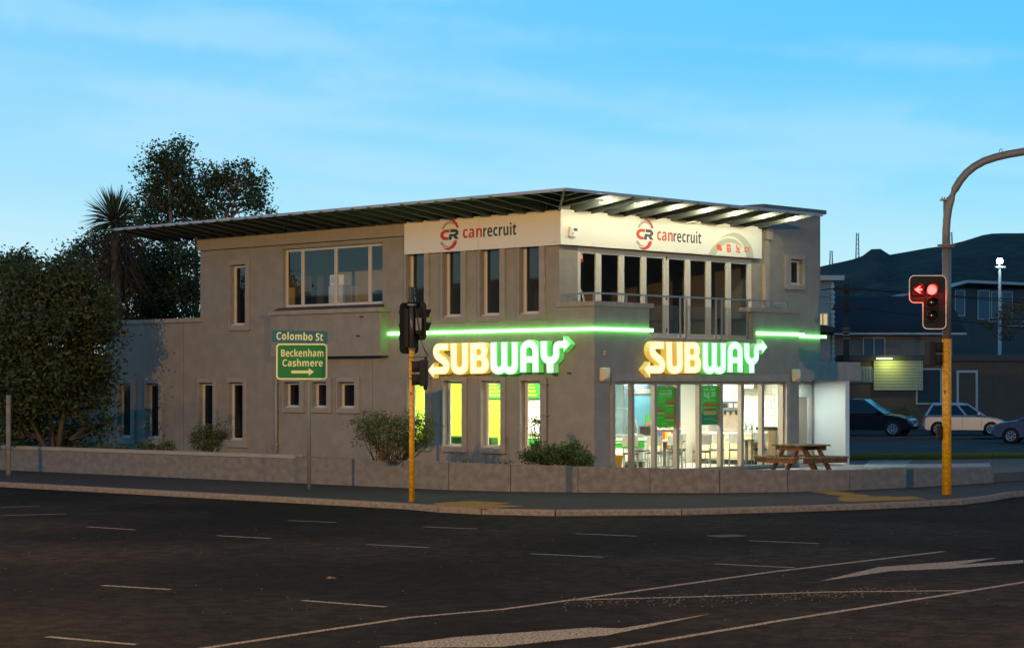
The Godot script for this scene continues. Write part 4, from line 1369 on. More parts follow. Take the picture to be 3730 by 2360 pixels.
func posters() -> void:
	var a := thing("poster", "green poster showing three filled sandwiches hung in shop pane", "poster", BX * T(3.0, 1.58, -0.165))
	var st := S()
	quad(st, V(-0.38, 0, 0), V(-0.38, 1.055, 0), V(0.38, 1.055, 0), V(0.38, 0, 0))
	obj("sheet", st, m.poster_green, a)
	text("lettering", "15 FRESH", m.print_yellow, a, T(-0.10, 0.95, 0.003), 0.32, 0.062)
	text("lettering", "NEW", m.print_white, a, T(0.18, 0.95, 0.003), 0.17, 0.062)
	text("lettering", "INGREDIENTS", m.print_white, a, T(0.01, 0.875, 0.003), 0.51, 0.07)
	text("lettering", "FALL IN LOVE WITH LUNCH AGAIN", m.print_white, a, T(0.01, 0.81, 0.003), 0.51, 0.02)
	sandwich(a, 0.18, 0.54, 0.38, 0.19, 0.003)
	sandwich(a, -0.21, 0.345, 0.33, 0.19, 0.003)
	sandwich(a, 0.18, 0.16, 0.38, 0.19, 0.003)
	for q in [[-0.2, 0.65], [0.2, 0.46], [-0.21, 0.25]]: text("lettering", "Leg Ham", m.print_yellow, a, T(q[0], q[1], 0.003), 0.22, 0.035)
	text("lettering", "SUBWAY", m.print_yellow, a, T(0.0, 0.095, 0.003), 0.19, 0.035)
	var b := thing("poster", "tall green poster with a price and one big sandwich", "poster", BX * T(4.87, 1.615, -0.165))
	st = S()
	quad(st, V(-0.385, 0.35, 0), V(-0.385, 1.055, 0), V(0.385, 1.055, 0), V(0.385, 0.35, 0))
	obj("sheet", st, m.poster_green, b)
	st = S()
	quad(st, V(-0.385, 0, 0), V(-0.385, 0.349, 0), V(0.385, 0.349, 0), V(0.385, 0, 0))
	obj("sheet", st, m.poster_dark_green, b)
	text("lettering", "Sub", m.print_white, b, T(-0.17, 0.965, 0.003), 0.20, 0.085)
	text("lettering", "of the", m.print_yellow, b, T(-0.01, 0.96, 0.003), 0.07, 0.03)
	text("lettering", "Day", m.print_white, b, T(0.14, 0.955, 0.003), 0.20, 0.10)
	text("lettering", "$", m.print_white, b, T(-0.20, 0.815, 0.003), 0.09, 0.15)
	text("lettering", "4", m.print_white, b, T(-0.075, 0.79, 0.003), 0.15, 0.19)
	text("lettering", ".90", m.print_white, b, T(0.14, 0.82, 0.003), 0.22, 0.13)
	text("lettering", "M T W T F S S", m.print_white, b, T(0.0, 0.66, 0.003), 0.5, 0.018)
	sandwich(b, 0.0, 0.265, 0.58, 0.34, 0.003)
	text("lettering", "Taste fresh everyday value", m.print_white, b, T(0.0, 0.16, 0.003), 0.5, 0.035, false)
	text("lettering", "SUBWAY", m.print_yellow, b, T(0.25, 0.10, 0.003), 0.17, 0.035)

func office_inside() -> void:
	var cd := thing("folded_card", "white folded card standing on the desk behind glass doors", "card", BX * T(1.55, 4.88, -1.85, 0.5))
	var st := S()
	bx(st, V(-0.12, 0.0, -0.005), V(0.12, 0.34, 0.0), Transform3D(Basis(Vector3.RIGHT, -0.3), V(0, 0, 0.1)))
	bx(st, V(-0.12, 0.0, 0.0), V(0.12, 0.34, 0.005), Transform3D(Basis(Vector3.RIGHT, 0.3), V(0, 0, -0.1)))
	obj("sheet", st, m.sign_white, cd)
	var dk := thing("office_desk", "dark office desk just inside folding glass doors", "desk", BX * T(2.0, 3.94, -1.95))
	st = S()
	soft_box(st, V(-0.9, 0.90, -0.35), V(0.9, 0.94, 0.35), 0.01)
	obj("desk_top", st, m.maple, dk)
	for s in [-1, 1]:
		st = S()
		bx(st, V(s * 0.85 - 0.03, 0, -0.32), V(s * 0.85 + 0.03, 0.90, 0.32))
		obj("leg", st, m.black_plastic, dk)
	var fr := thing("fridge", "tall pale fridge inside the wide upper window", "fridge", BX * T(0.9, 3.9, -10.0))
	st = S()
	soft_box(st, V(-0.3, 0.0, -0.95), V(0.3, 1.68, -0.25), 0.03)
	obj("case", st, M("fridge_white", 0.5, 0.5, 0.48, 0.4), fr)
	st = S()
	bx(st, V(-0.34, 0.6, -0.35), V(-0.302, 1.2, -0.30))
	obj("handle", st, m.aluminium, fr)
	var mw := thing("microwave_oven", "white microwave oven standing on top of fridge", "microwave", BX * T(0.85, 5.582, -10.62))
	st = S()
	soft_box(st, V(-0.22, 0.0, -0.3), V(0.22, 0.31, 0.3), 0.02)
	obj("case", st, m.sign_white, mw)
	st = S()
	bx(st, V(-0.228, 0.06, -0.24), V(-0.221, 0.26, 0.12))
	obj("window", st, m.lamp_glass, mw)
	var wn := thing("wall_notice", "small white notice stuck inside the small side window", "notice", BX * T(0.16, 2.10, -11.66))
	st = S()
	bx(st, V(0, 0, -0.06), V(0.004, 0.12, 0.06))
	obj("sheet", st, m.sign_white, wn)

# ---------------------------------------------------------------- ground, road, walls
const KERB := [-60.0, -91.0, -13.5, -53.9, -2.2, -44.3, -1.5, -43.3, -0.6, -42.6, 0.9, -42.1, 3.5, -42.4, 6.1, -43.5, 8.0, -44.5, 10.1, -46.0, 11.1, -47.4, 11.9, -48.9, 12.8, -49.9, 40.0, -78.0]
const WALL := [-40.0, -82.2, -22.0, -67.1, -10.9, -57.9, -5.6, -53.5, -1.5, -50.1, 0.0, -49.35, 1.6, -48.95, 3.3, -48.75, 4.95, -48.75, 6.6, -49.1, 8.2, -49.9, 10.15, -51.4, 12.6, -53.7]

func ribbon(called: String, flat: Array, w: float, y: float, mt: Material) -> MeshInstance3D:
	var st := S()
	var p := []
	for i in range(0, flat.size(), 2): p.append(V(flat[i], y, flat[i + 1]))
	var rails := []
	for i in p.size():
		var d: Vector3 = (p[mini(i + 1, p.size() - 1)] - p[maxi(i - 1, 0)]).normalized()
		var n := V(-d.z, 0, d.x) * w / 2
		rails.append([p[i] - n, p[i] + n])
	for i in p.size() - 1: quad(st, rails[i][1], rails[i][0], rails[i + 1][0], rails[i + 1][1])
	return obj(called, st, mt)

func terrain() -> void:
	var st := S()
	quad(st, V(-6000, -0.06, 200), V(-6000, -0.06, -6000), V(6000, -0.06, -6000), V(6000, -0.06, 200))
	struct(obj("ground", st, m.scrub))
	st = S()
	quad(st, V(-90, 0, 40), V(-90, 0, -150), V(90, 0, -150), V(90, 0, 40))
	struct(obj("road", st, m.asphalt))
	struct(ground_poly("footpath", KERB + [40.0, -150.0, -60.0, -150.0], -0.05, 0.12, m.path_asphalt))
	var kerb := S()
	for i in range(0, KERB.size() - 2, 2):
		var a := V(KERB[i], 0, KERB[i + 1])
		var b := V(KERB[i + 2], 0, KERB[i + 3])
		var n := V(-(b - a).z, 0, (b - a).x).normalized()
		var q := pts([-0.075, -0.02, 0.085, -0.02, 0.085, 0.09, 0.055, 0.126, -0.075, 0.128])
		var d := (b - a).normalized()
		prism(kerb, q, 0.0, a.distance_to(b), Transform3D(Basis(n, Vector3.UP, d), a))
	struct(obj("kerb", kerb, m.kerb_stone))
	# raised site behind the retaining wall
	var site := WALL.duplicate()
	struct(ground_poly("site_ground", site + [30.0, -71.5, 38.0, -140.0, -58.0, -140.0, -58.0, -97.0], -0.05, 0.36, m.drive))
	struct(ground_poly("concrete_path", [9.631, -59.192] + [14.179, -60.444] + [13.628, -57.990] + [9.307, -56.836], 0.361, 0.366, m.paving))
	struct(ground_poly("patio", [2.2, -51.4, 3.5, -50.2, 5.6, -50.6, 7.4, -51.8, 10.6, -55.0, 10.4, -59.6], 0.361, 0.365, m.paving))
	struct(ground_poly("garden_bed", [-22.0, -67.4, -10.9, -58.2, -5.6, -53.8, -1.5, -50.4, 0.0, -49.6, 1.6, -49.2, 2.6, -49.05, 3.4, -50.0, 2.0, -51.45, -13.2, -66.2, -17.0, -70.0], 0.365, 0.60, m.soil))
	struct(ground_poly("hedge_ground", [-40.0, -82.6, -22.0, -67.5, -14.0, -60.9, -13.3, -66.5, -17.0, -70.1, -15.0, -82.0, -20.0, -110.0, -50.0, -110.0], 0.362, 0.5, m.soil))
	struct(ground_poly("lawn", [3.45, -49.9, 4.9, -49.0, 6.6, -49.35, 8.2, -50.15, 10.0, -51.55, 11.6, -53.1, 10.4, -54.6, 7.4, -51.6, 5.6, -50.4, 3.9, -50.4], 0.362, 0.40, m.turf))
	struct(ground_poly("grass_verge", [10.2, -62.6, 13.0, -63.2, 17.4, -64.6, 17.8, -66.3, 13.0, -65.2, 10.2, -64.6], 0.362, 0.42, m.turf))
	struct(ground_poly("car_park", [8.0, -66.8, 13.0, -66.2, 20.0, -67.4, 36.0, -78.0, 37.0, -104.0, 6.0, -104.0], 0.362, 0.366, m.path_asphalt))
	var ck := S()
	bx(ck, V(10.0, 0.364, -86.0), V(36.0, 0.46, -85.7))
	struct(obj("car_park_kerb", ck, m.black_plastic))
	for q in [[[13.211, -77.714], [15.520, -80.451]], [[15.010, -76.160], [17.486, -79.333]], [[16.585, -72.304], [18.851, -75.656]], [[11.084, -66.419], [12.614, -67.200]]]:
		struct(ribbon("parking_line", q[0] + q[1], 0.10, 0.371, m.road_paint))
	for k in 7: struct(ribbon("path_stripe", PATH_STRIPES[k], 0.14 + 0.02 * k, 0.37, m.sign_white))
	# rubble along the verge
	for k in 60:
		var s := S(false)
		var r := rng.randf_range(0.05, 0.14)
		lathe(s, [0.0, -r * 0.3, r, 0.0, r * 0.7, r * 0.5, 0.0, r * 0.6], 6)
		var t := rng.randf()
		if k < 24: tag(obj("stone", s, m.concrete, self, T(lerpf(12.6, 17.4, t), 0.36, lerpf(-63.6, -66.8, t) + rng.randf_range(-0.5, 0.5), k)), "small pale stone lying along the car park edge", "stone", "stones along the car park edge")
	# lane markings, surveyed on the road plane
	for q in MARK_LINES: struct(ribbon("lane_line", q, 0.11, 0.004, m.road_paint))
	for q in MARK_DASHES: struct(ribbon("lane_dash", q, 0.10, 0.004, m.road_paint))
	for q in MARK_ARROWS: struct(ground_poly("road_arrow", q, 0.001, 0.0045, m.road_paint))
	for q in MARK_FAR: struct(ribbon("lane_dash", q, 0.10, 0.004, m.road_paint))
	# iron grating in the road
	var gt := thing("road_grating", "dark iron grating set flush in the road", "grating", T(3.85, 0.0, -36.5, 0.5))
	st = S()
	ring(st, [-0.3, -0.22, 0.3, 0.22], [-0.26, -0.18, 0.26, 0.18], 0.002, 0.012, Transform3D(Basis(V(1, 0, 0), V(0, 0, -1), V(0, 1, 0)), Vector3.ZERO))
	obj("frame", st, m.gasket, gt)
	for k in 7:
		st = S()
		bx(st, V(-0.26, 0.002, -0.165 + k * 0.05), V(0.26, 0.010, -0.14 + k * 0.05))
		obj("grate_bar", st, m.gasket, gt)
	var lf := S()
	quad(lf, V(-0.08, 0.006, 0.0), V(-0.02, 0.035, -0.03), V(0.03, 0.02, -0.005), V(-0.01, 0.008, 0.045)); quad(lf, V(0.03, 0.02, -0.005), V(0.02, 0.03, -0.035), V(0.09, 0.006, 0.0), V(0.02, 0.006, 0.03))
	tag(obj("fallen_leaf", lf, m.leaf_dry, self, T(-2.54, 0.0, -28.6, 0.4)), "curled dry brown leaf lying on the road", "leaf")
	# loose chips of stone swept to the lane edge
	var mm := MultiMesh.new()
	mm.transform_format = MultiMesh.TRANSFORM_3D
	var chip := S()
	bx(chip, V(-0.5, 0, -0.4), V(0.5, 0.5, 0.4))
	chip.generate_normals()
	mm.mesh = chip.commit()
	mm.instance_count = 700
	for k in 700:
		var p := V(rng.randf_range(0.6, 5.4), 0.002, 0)
		p.z = -25.2 - p.x * 0.32 + rng.randfn() * 0.35
		if k > 450: p = V(rng.randf_range(-8, 9), 0.002, rng.randf_range(-40, -21.5))
		mm.set_instance_transform(k, Transform3D(Basis(Vector3.UP, rng.randf() * TAU).scaled(Vector3.ONE * rng.randf_range(0.006, 0.02)), p))
	var ch := MultiMeshInstance3D.new()
	ch.multimesh = mm
	ch.material_override = M("grit", 0.13, 0.115, 0.095, 0.95)
	ch.name = "road_grit"
	add_child(ch)
	tag(ch, "loose stone grit scattered on the road", "grit", "", "stuff")

func retaining_walls() -> void:
	var t := thing("retaining_wall", "low rendered concrete wall curving along the footpath", "wall")
	var tops := [0.80, 0.80, 0.80, 0.80, 0.80, 0.77, 0.74, 0.71, 0.68, 0.65, 0.62, 0.58, 0.52]
	var left := thing("retaining_wall", "low stepped wall with capping below the side garden", "wall")
	for i in range(0, WALL.size() - 2, 2):
		var a := V(WALL[i], 0, WALL[i + 1])
		var b := V(WALL[i + 2], 0, WALL[i + 3])
		var k := i / 2
		var d := (b - a).normalized()
		var n := V(-d.z, 0, d.x)
		var st := S()
		var y0: float = tops[k]
		var y1: float = tops[k + 1]
		var o := n * 0.10
		var f := n * 0.10
		var pa := [a - o + V(0, 0.1, 0), a - o + V(0, y0 - 0.012, 0), a - o * 0.88 + V(0, y0, 0), a + f * 0.88 + V(0, y0, 0), a + f + V(0, y0 - 0.012, 0), a + f + V(0, 0.1, 0)]
		var pb := [b - o + V(0, 0.1, 0), b - o + V(0, y1 - 0.012, 0), b - o * 0.88 + V(0, y1, 0), b + f * 0.88 + V(0, y1, 0), b + f + V(0, y1 - 0.012, 0), b + f + V(0, 0.1, 0)]
		for j in 6: quad(st, pa[j], pb[j], pb[(j + 1) % 6], pa[(j + 1) % 6])
		for q in [[pa, 1], [pb, -1]]:
			for j in range(1, 5): tri(st, q[0][0], q[0][j], q[0][j + 1])
		if k < 3:
			obj("panel", st, m.concrete, left)
			st = S()
			bx(st, V(-0.13, y0 - 0.10, 0.0), V(0.13, y0 - 0.002, a.distance_to(b)), Transform3D(Basis(n, Vector3.UP, d), a + V(0, 0.06, 0)))
			obj("capping", st, m.trim, left)
		else:
			obj("panel", st, m.concrete, t)

func tactile_pads() -> void:
	var st := S()
	bx(st, V(0.005, 0, 0.005), V(0.295, 0.012, 0.295))
	for i in 4:
		for j in 4:
			var c := V(0.045 + i * 0.07, 0.012, 0.045 + j * 0.07)
			var e := 0.02
			for k in 4:
				var a := c + V([-1, 1, 1, -1][k] * e, 0, [-1, -1, 1, 1][k] * e)
				var b := c + V([1, 1, -1, -1][k] * e, 0, [-1, 1, 1, -1][k] * e)
				tri(st, a, b, c + V(0, 0.008, 0))
	st.generate_normals()
	var tile := st.commit()
	var a := thing("tactile_paving", "yellow tactile paving with stepped edge near the mast-arm signal", "tactile paving", T(7.55, 0.121, -45.0, 0.52))
	var rows := [[0, 7], [0, 7], [1, 8], [1, 6], [2, 5], [3, 5], [4, 6], [4, 6], [4, 6], [5, 7], [5, 7], [5, 7], [6, 8]]
	for r in rows.size():
		for c in range(rows[r][0], rows[r][1]): inst("tile", tile, m.tactile, a, T(c * 0.3 + (0.15 if r > 2 else 0.0), 0, -r * 0.3 - 0.3))
	var b := thing("tactile_paving", "yellow tactile paving beside the shorter signal pole", "tactile paving", T(-1.9, 0.121, -44.1, -0.75))
	for r in 6:
		for c in range(1 if r < 2 else 0, 7 if r < 4 else 4): inst("tile", tile, m.tactile, b, T(c * 0.3, 0, -r * 0.3))


# ---------------------------------------------------------------- signals and signs
func round_rect(x0: float, y0: float, x1: float, y1: float, r: float) -> PackedVector2Array:
	var o := PackedVector2Array()
	for c in [[x1 - r, y0 + r, -PI / 2], [x1 - r, y1 - r, 0.0], [x0 + r, y1 - r, PI / 2], [x0 + r, y0 + r, PI]]:
		for k in 5: o.append(Vector2(c[0] + r * cos(c[2] + PI / 8 * k), c[1] + r * sin(c[2] + PI / 8 * k)))
	return o

# lantern facing +z; aspects listed from the top
func lantern(t: Node, xf: Transform3D, n: int, board: bool, square := false) -> void:
	var st := S()
	var h := n * 0.29
	soft_box(st, V(-0.15, -h, -0.16), V(0.15, 0.0, 0.0), 0.02)
	var hs := obj("lantern", st, m.signal_black, t, xf)
	for k in n:
		var y := -0.145 - k * 0.29
		st = S(false)
		lathe(st, [0.105, 0.0, 0.08, 0.015, 0.0, 0.02], 16, Transform3D(Basis(V(1, 0, 0), V(0, 0, 1), V(0, -1, 0)), V(0, y, 0.001)))
		obj("lens", st, m.lens_dark, hs)
		st = S(false)
		if square:
			bx(st, V(-0.13, y + 0.105, 0.0), V(0.13, y + 0.12, 0.20)); bx(st, V(-0.13, y - 0.12, 0.0), V(-0.115, y + 0.12, 0.17)); bx(st, V(0.115, y - 0.12, 0.0), V(0.13, y + 0.12, 0.17))
		else:
			for j in 12:
				var a0 := -0.5 + j * (PI + 1.0) / 12.0
				var a1 := -0.5 + (j + 1) * (PI + 1.0) / 12.0
				var l0 := 0.24 * (0.55 + 0.45 * sin(clampf(a0, 0, PI)))
				var l1 := 0.24 * (0.55 + 0.45 * sin(clampf(a1, 0, PI)))
				quad(st, V(0.125 * cos(a0), y + 0.125 * sin(a0), 0), V(0.125 * cos(a0), y + 0.125 * sin(a0), l0), V(0.125 * cos(a1), y + 0.125 * sin(a1), l1), V(0.125 * cos(a1), y + 0.125 * sin(a1), 0))
		obj("visor", st, m.signal_black, hs)
	if board:
		st = S()
		prism(st, round_rect(-0.27, -h - 0.13, 0.27, 0.13, 0.11), -0.05, -0.035)
		obj("backing_board", st, m.signal_black, hs)

func signals() -> void:
	var p := thing("traffic_signal", "traffic signal on a yellow and black pole seen from behind", "traffic signal", V0(-2.217, 0.12, -45.1))
	var st := S(false)
	tube(st, [V(0, 0, 0), V(0, 3.35, 0)], 0.061, 14)
	obj("pole", st, m.yellow_paint, p)
	st = S(false)
	tube(st, [V(0, 3.35, 0), V(0, 4.37, 0)], 0.055, 14)
	obj("pole_top", st, M("pole_grey", 0.035, 0.04, 0.045, 0.3), p)
	st = S(false)
	lathe(st, [0.075, 4.37, 0.095, 4.39, 0.088, 4.46, 0.075, 4.48, 0.068, 4.72, 0.06, 4.74, 0.0, 4.745], 16)
	obj("finial", st, m.black_plastic, p)
	st = S(false)
	lathe(st, [0.1, 4.33, 0.1, 4.37, 0.06, 4.37], 12)
	for y in [3.36, 2.72, 3.18]:
		lathe(st, [0.064, y, 0.082, y, 0.082, y + 0.03, 0.064, y + 0.03], 12)
	obj("clamp", st, m.galvanised, p)
	lantern(p, Transform3D(Basis(Vector3.UP, PI + 0.75), V(-0.10, 4.27, -0.20)), 3, true)
	lantern(p, Transform3D(Basis(Vector3.UP, PI - 0.95), V(0.20, 4.28, -0.12)), 2, true)
	lantern(p, Transform3D(Basis(Vector3.UP, -PI / 2 - 0.12), V(0.19, 3.13, 0.0)), 2, false, true)
	st = S()
	for y in [3.20, 2.52]: bar(st, V(0, y, 0), V(0.34, y, 0), 0.02, 0.015)
	bx(st, V(0.28, 3.12, -0.04), V(0.34, 3.21, 0.04)); bx(st, V(0.26, 2.47, -0.05), V(0.34, 2.56, 0.05))
	obj("bracket", st, m.signal_black, p)
	st = S()
	soft_box(st, V(0.09, 3.78, 0.03), V(0.22, 4.06, 0.13), 0.012)
	obj("terminal_box", st, m.signal_grey, p)
	st = S(false)
	tube(st, [V(0.06, 4.34, 0.06), V(0.11, 4.15, 0.15), V(0.16, 3.85, 0.15), V(0.20, 3.60, 0.12), V(0.28, 3.36, 0.06), V(0.36, 3.22, 0.02)], 0.012, 6)
	tube(st, [V(0.05, 4.36, 0.07), V(0.12, 4.25, 0.12), V(0.20, 4.08, 0.10)], 0.006, 5)
	obj("cable", st, m.wire, p)
	text("pole_number", "5", m.signal_black, p, T(-0.02, 2.38, 0.062), 0.045, 0.075)

	var q := thing("traffic_signal", "mast-arm traffic signal with red arrow and red light lit", "traffic signal", V0(10.24, 0.12, -48.0))
	st = S(false)
	tube(st, [V(0, 0, 0), V(0, 3.66, 0)], 0.108, 18)
	obj("pole", st, m.yellow_paint, q)
	st = S(false)
	tube(st, [V(0, 3.66, 0), V(0, 5.82, 0)], 0.104, 18)
	obj("pole_top", st, M("pole_brown", 0.17, 0.16, 0.15, 0.45, 0.3), q)
	st = S(false)
	lathe(st, [0.0, 5.80, 0.24, 5.80, 0.24, 5.84, 0.0, 5.84], 4, Transform3D(Basis(Vector3.UP, 0.6), Vector3.ZERO)); lathe(st, [0.0, 5.845, 0.22, 5.845, 0.22, 5.88, 0.0, 5.88], 16)
	obj("flange", st, m.galvanised, q)
	st = S(false)
	var arm := []
	for a in [[-0.02, 5.87], [-0.02, 6.2], [0.0, 6.5], [0.04, 6.76], [0.10, 6.98], [0.19, 7.2], [0.31, 7.4], [0.46, 7.58], [0.65, 7.735], [0.88, 7.86], [1.15, 7.95], [1.45, 8.02], [1.8, 8.08], [2.6, 8.2], [4.6, 8.5]]: arm.append(V(a[0], a[1] - 0.02, 0.02))
	tube(st, arm, 0.092, 16)
	obj("mast_arm", st, m.galvanised, q)
	st = S(false)
	tube(st, [V(-0.015, 6.2, -0.06), V(-0.015, 6.92, -0.06)], 0.055, 12)
	obj("stub_post", st, m.galvanised, q)
	st = S()
	bx(st, V(-0.13, 6.92, -0.17), V(0.12, 6.95, 0.05))
	for k in 4: bx(st, V(-0.11 + k * 0.06, 6.95, -0.08), V(-0.085 + k * 0.06, 7.0, -0.05))
	obj("stub_flange", st, m.galvanised, q)
	st = S(false)
	var eye := []
	for k in 9: eye.append(V(1.27 + 0.035 * cos(TAU * k / 8.0), 8.075 + 0.05 * sin(TAU * k / 8.0), 0.02))
	tube(st, eye, 0.010, 6, false)
	obj("lifting_eye", st, m.galvanised, q)
	# L-shaped backing board with white edge
	var out := PackedVector2Array()
	for c in [[-0.16, 4.0, -PI / 2, 0.12, 1], [-0.16, 5.03, 0.0, 0.12, 1], [-0.80, 5.03, PI / 2, 0.12, 1], [-0.80, 4.615, PI, 0.12, 1]]:
		for k in 5:
			var cy: float = c[1] + (0.0 if c[1] > 4.5 else 0.0)
			out.append(Vector2(c[0] + 0.12 * cos(c[2] + PI / 8 * k), cy + 0.12 * sin(c[2] + PI / 8 * k)))
	out.append(Vector2(-0.604, 4.495))
	for k in 5: out.append(Vector2(-0.484 + 0.12 * cos(PI + PI / 8 * k), 4.0 + 0.12 * sin(PI + PI / 8 * k)))
	var moved := PackedVector2Array()
	for v in out: moved.append(v)
	st = S()
	prism(st, moved, 0.14, 0.155)
	var bb := obj("backing_board", st, m.signal_black, q)
	var inner: PackedVector2Array = Geometry2D.offset_polygon(moved, -0.022)[0]
	st = S()
	plate(st, slit(moved, [inner]), 0.158)
	obj("white_edge", st, M("white_edge", 0.75, 0.72, 0.68, 0.5), bb)
	for k in 4:
		var c: Vector2 = [Vector2(-0.394, 4.81), Vector2(-0.394, 4.50), Vector2(-0.394, 4.19), Vector2(-0.715, 4.81)][k]
		st = S()
		soft_box(st, V(c.x - 0.15, c.y - 0.15, 0.0), V(c.x + 0.15, c.y + 0.15, 0.20), 0.02)
		var hs := obj("lantern", st, m.signal_black, q)
		st = S(false)
		lathe(st, [0.118, 0.0, 0.09, 0.016, 0.0, 0.022], 20, Transform3D(Basis(V(1, 0, 0), V(0, 0, 1), V(0, -1, 0)), V(c.x, c.y, 0.202)))
		obj("lens", st, m.red_signal if k == 0 else m.lens_dark, hs)
		if k == 3:
			st = S()
			prism(st, pts([0.085, 0.085, 0.035, 0.085, -0.085, 0.0, 0.035, -0.085, 0.085, -0.085, -0.02, 0.0]), 0.226, 0.23, T(c.x - 0.01, c.y, 0))
			prism(st, pts([0.10, 0.024, -0.005, 0.024, -0.03, 0.0, -0.005, -0.024, 0.10, -0.024]), 0.2265, 0.2305, T(c.x - 0.01, c.y, 0))
			obj("arrow", st, m.red_signal, hs)
		st = S(false)
		for j in 12:
			var a0 := -0.35 + j * (PI + 0.7) / 12.0
			var a1 := -0.35 + (j + 1) * (PI + 0.7) / 12.0
			var l0 := 0.20 + 0.22 * (0.4 + 0.6 * sin(clampf(a0, 0, PI)))
			var l1 := 0.20 + 0.22 * (0.4 + 0.6 * sin(clampf(a1, 0, PI)))
			quad(st, V(c.x + 0.125 * cos(a0), c.y + 0.125 * sin(a0), 0.2), V(c.x + 0.125 * cos(a0), c.y + 0.125 * sin(a0), l0), V(c.x + 0.125 * cos(a1), c.y + 0.125 * sin(a1), l1), V(c.x + 0.125 * cos(a1), c.y + 0.125 * sin(a1), 0.2))
		obj("visor", st, m.signal_black, hs)
	st = S()
	for y in [4.2, 4.9]: bar(st, V(-0.3, y, 0.07), V(0.0, y, 0.07), 0.04, 0.04)
	obj("bracket", st, m.signal_black, q)
	lantern(q, Transform3D(Basis(Vector3.UP, PI / 2 + 0.25), V(-0.32, 3.60, 0.0)), 2, false, true)
	st = S()
	for y in [3.56, 3.05]: bar(st, V(-0.36, y, 0), V(0, y, 0), 0.02, 0.015)
	obj("bracket", st, m.signal_black, q)
	text("pole_number", "6", m.signal_black, q, T(-0.05, 2.42, 0.098), 0.055, 0.10)
	st = S()
	soft_box(st, V(-0.24, 1.28, -0.06), V(-0.11, 1.62, 0.08), 0.03)
	obj("push_button", st, m.signal_black, q)
	omni("red_light", V(-0.394, 4.81, 0.36), Color(1, 0.06, 0.05), 0.5, 0.08, q)
	omni("red_arrow_light", V(-0.715, 4.81, 0.36), Color(1, 0.06, 0.05), 0.3, 0.08, q)

func V0(x: float, y: float, z: float) -> Transform3D:
	return Transform3D(Basis(), Vector3(x, y, z))

func street_signs() -> void:
	var t := thing("road_sign", "green direction board under a blue street name blade on grey post", "road sign", V0(-5.03, 0.12, -50.5))
	var st := S(false)
	tube(st, [V(0, 0, 0), V(0, 3.85, 0)], 0.044, 14)
	obj("post", st, m.galvanised, t)
	st = S()
	prism(st, round_rect(-0.81, 2.70, 0.463, 3.60, 0.09), 0.05, 0.07)
	var bd := obj("direction_board", st, m.sign_green, t)
	var o := round_rect(-0.808, 2.702, 0.461, 3.598, 0.09)
	st = S()
	plate(st, slit(o, [round_rect(-0.768, 2.742, 0.421, 3.558, 0.06)]), 0.073)
	obj("border", st, m.sign_ink, bd)
	text("lettering", "Beckenham", m.sign_ink, bd, T(-0.16, 3.365, 0.073), 1.05, 0.19)
	text("lettering", "Cashmere", m.sign_ink, bd, T(-0.15, 3.12, 0.073), 1.0, 0.19)
	st = S()
	prism(st, pts([-0.43, 2.86, 0.0, 2.86, 0.0, 2.80, 0.13, 2.895, 0.0, 2.99, 0.0, 2.93, -0.43, 2.93]), 0.071, 0.075)
	obj("arrow", st, m.sign_ink, bd)
	st = S()
	var blade := Transform3D(Basis(Vector3.BACK, -0.025), V(-0.22, 3.765, 0.0))
	bx(st, V(-0.69, -0.15, 0.05), V(0.69, 0.15, 0.075), blade)
	var bl := obj("street_name_blade", st, m.sign_blue, t)
	text("lettering", "Colombo St", m.sign_ink, bl, blade * T(0.0, 0.01, 0.078), 1.15, 0.20)
	st = S()
	for y in [2.85, 3.45]: bx(st, V(-0.12, y, -0.05), V(0.12, y + 0.04, 0.049))
	obj("bracket", st, m.galvanised, t)
	var e := thing("marker_post", "slim grey banded post standing by the dark hedge", "post", V0(-14.331, 0.116, -58.000))
	st = S(false)
	tube(st, [V(0, -0.2, 0), V(0, 2.28, 0)], 0.07, 10)
	for k in 5: tube(st, [V(0, 0.35 + k * 0.42, 0), V(0, 0.37 + k * 0.42, 0)], 0.078, 10)
	obj("pole", st, m.concrete, e)

func street_lamp(where: Vector3, height: float, reach: Vector3, energy: float, label: String) -> void:
	var t := thing("street_lamp", label, "street lamp", V0(where.x, where.y, where.z), "street lamps around the junction")
	var st := S(false)
	var top := V(0, height, 0)
	tube(st, [V(0, 0, 0), V(0, height * 0.9, 0), top + reach * 0.3, top + reach + V(0, 0.2, 0)], [0.11, 0.08, 0.06, 0.05], 10)
	obj("pole", st, m.galvanised, t)
	st = S(false)
	var h := top + reach + V(0, 0.2, 0)
	lathe(st, [0.0, 0.14, 0.16, 0.10, 0.22, 0.0, 0.2, -0.01], 14, Transform3D(Basis(), h))
	obj("head", st, m.signal_grey, t)
	st = S(false)
	lathe(st, [0.18, 0.0, 0.14, -0.08, 0.0, -0.11], 14, Transform3D(Basis(), h))
	obj("bulb", st, m.bulb_sodium, t)
	omni("sodium_light", h + V(0, -0.2, 0), Color(1.0, 0.76, 0.41), energy, 0.15, t, 120.0)


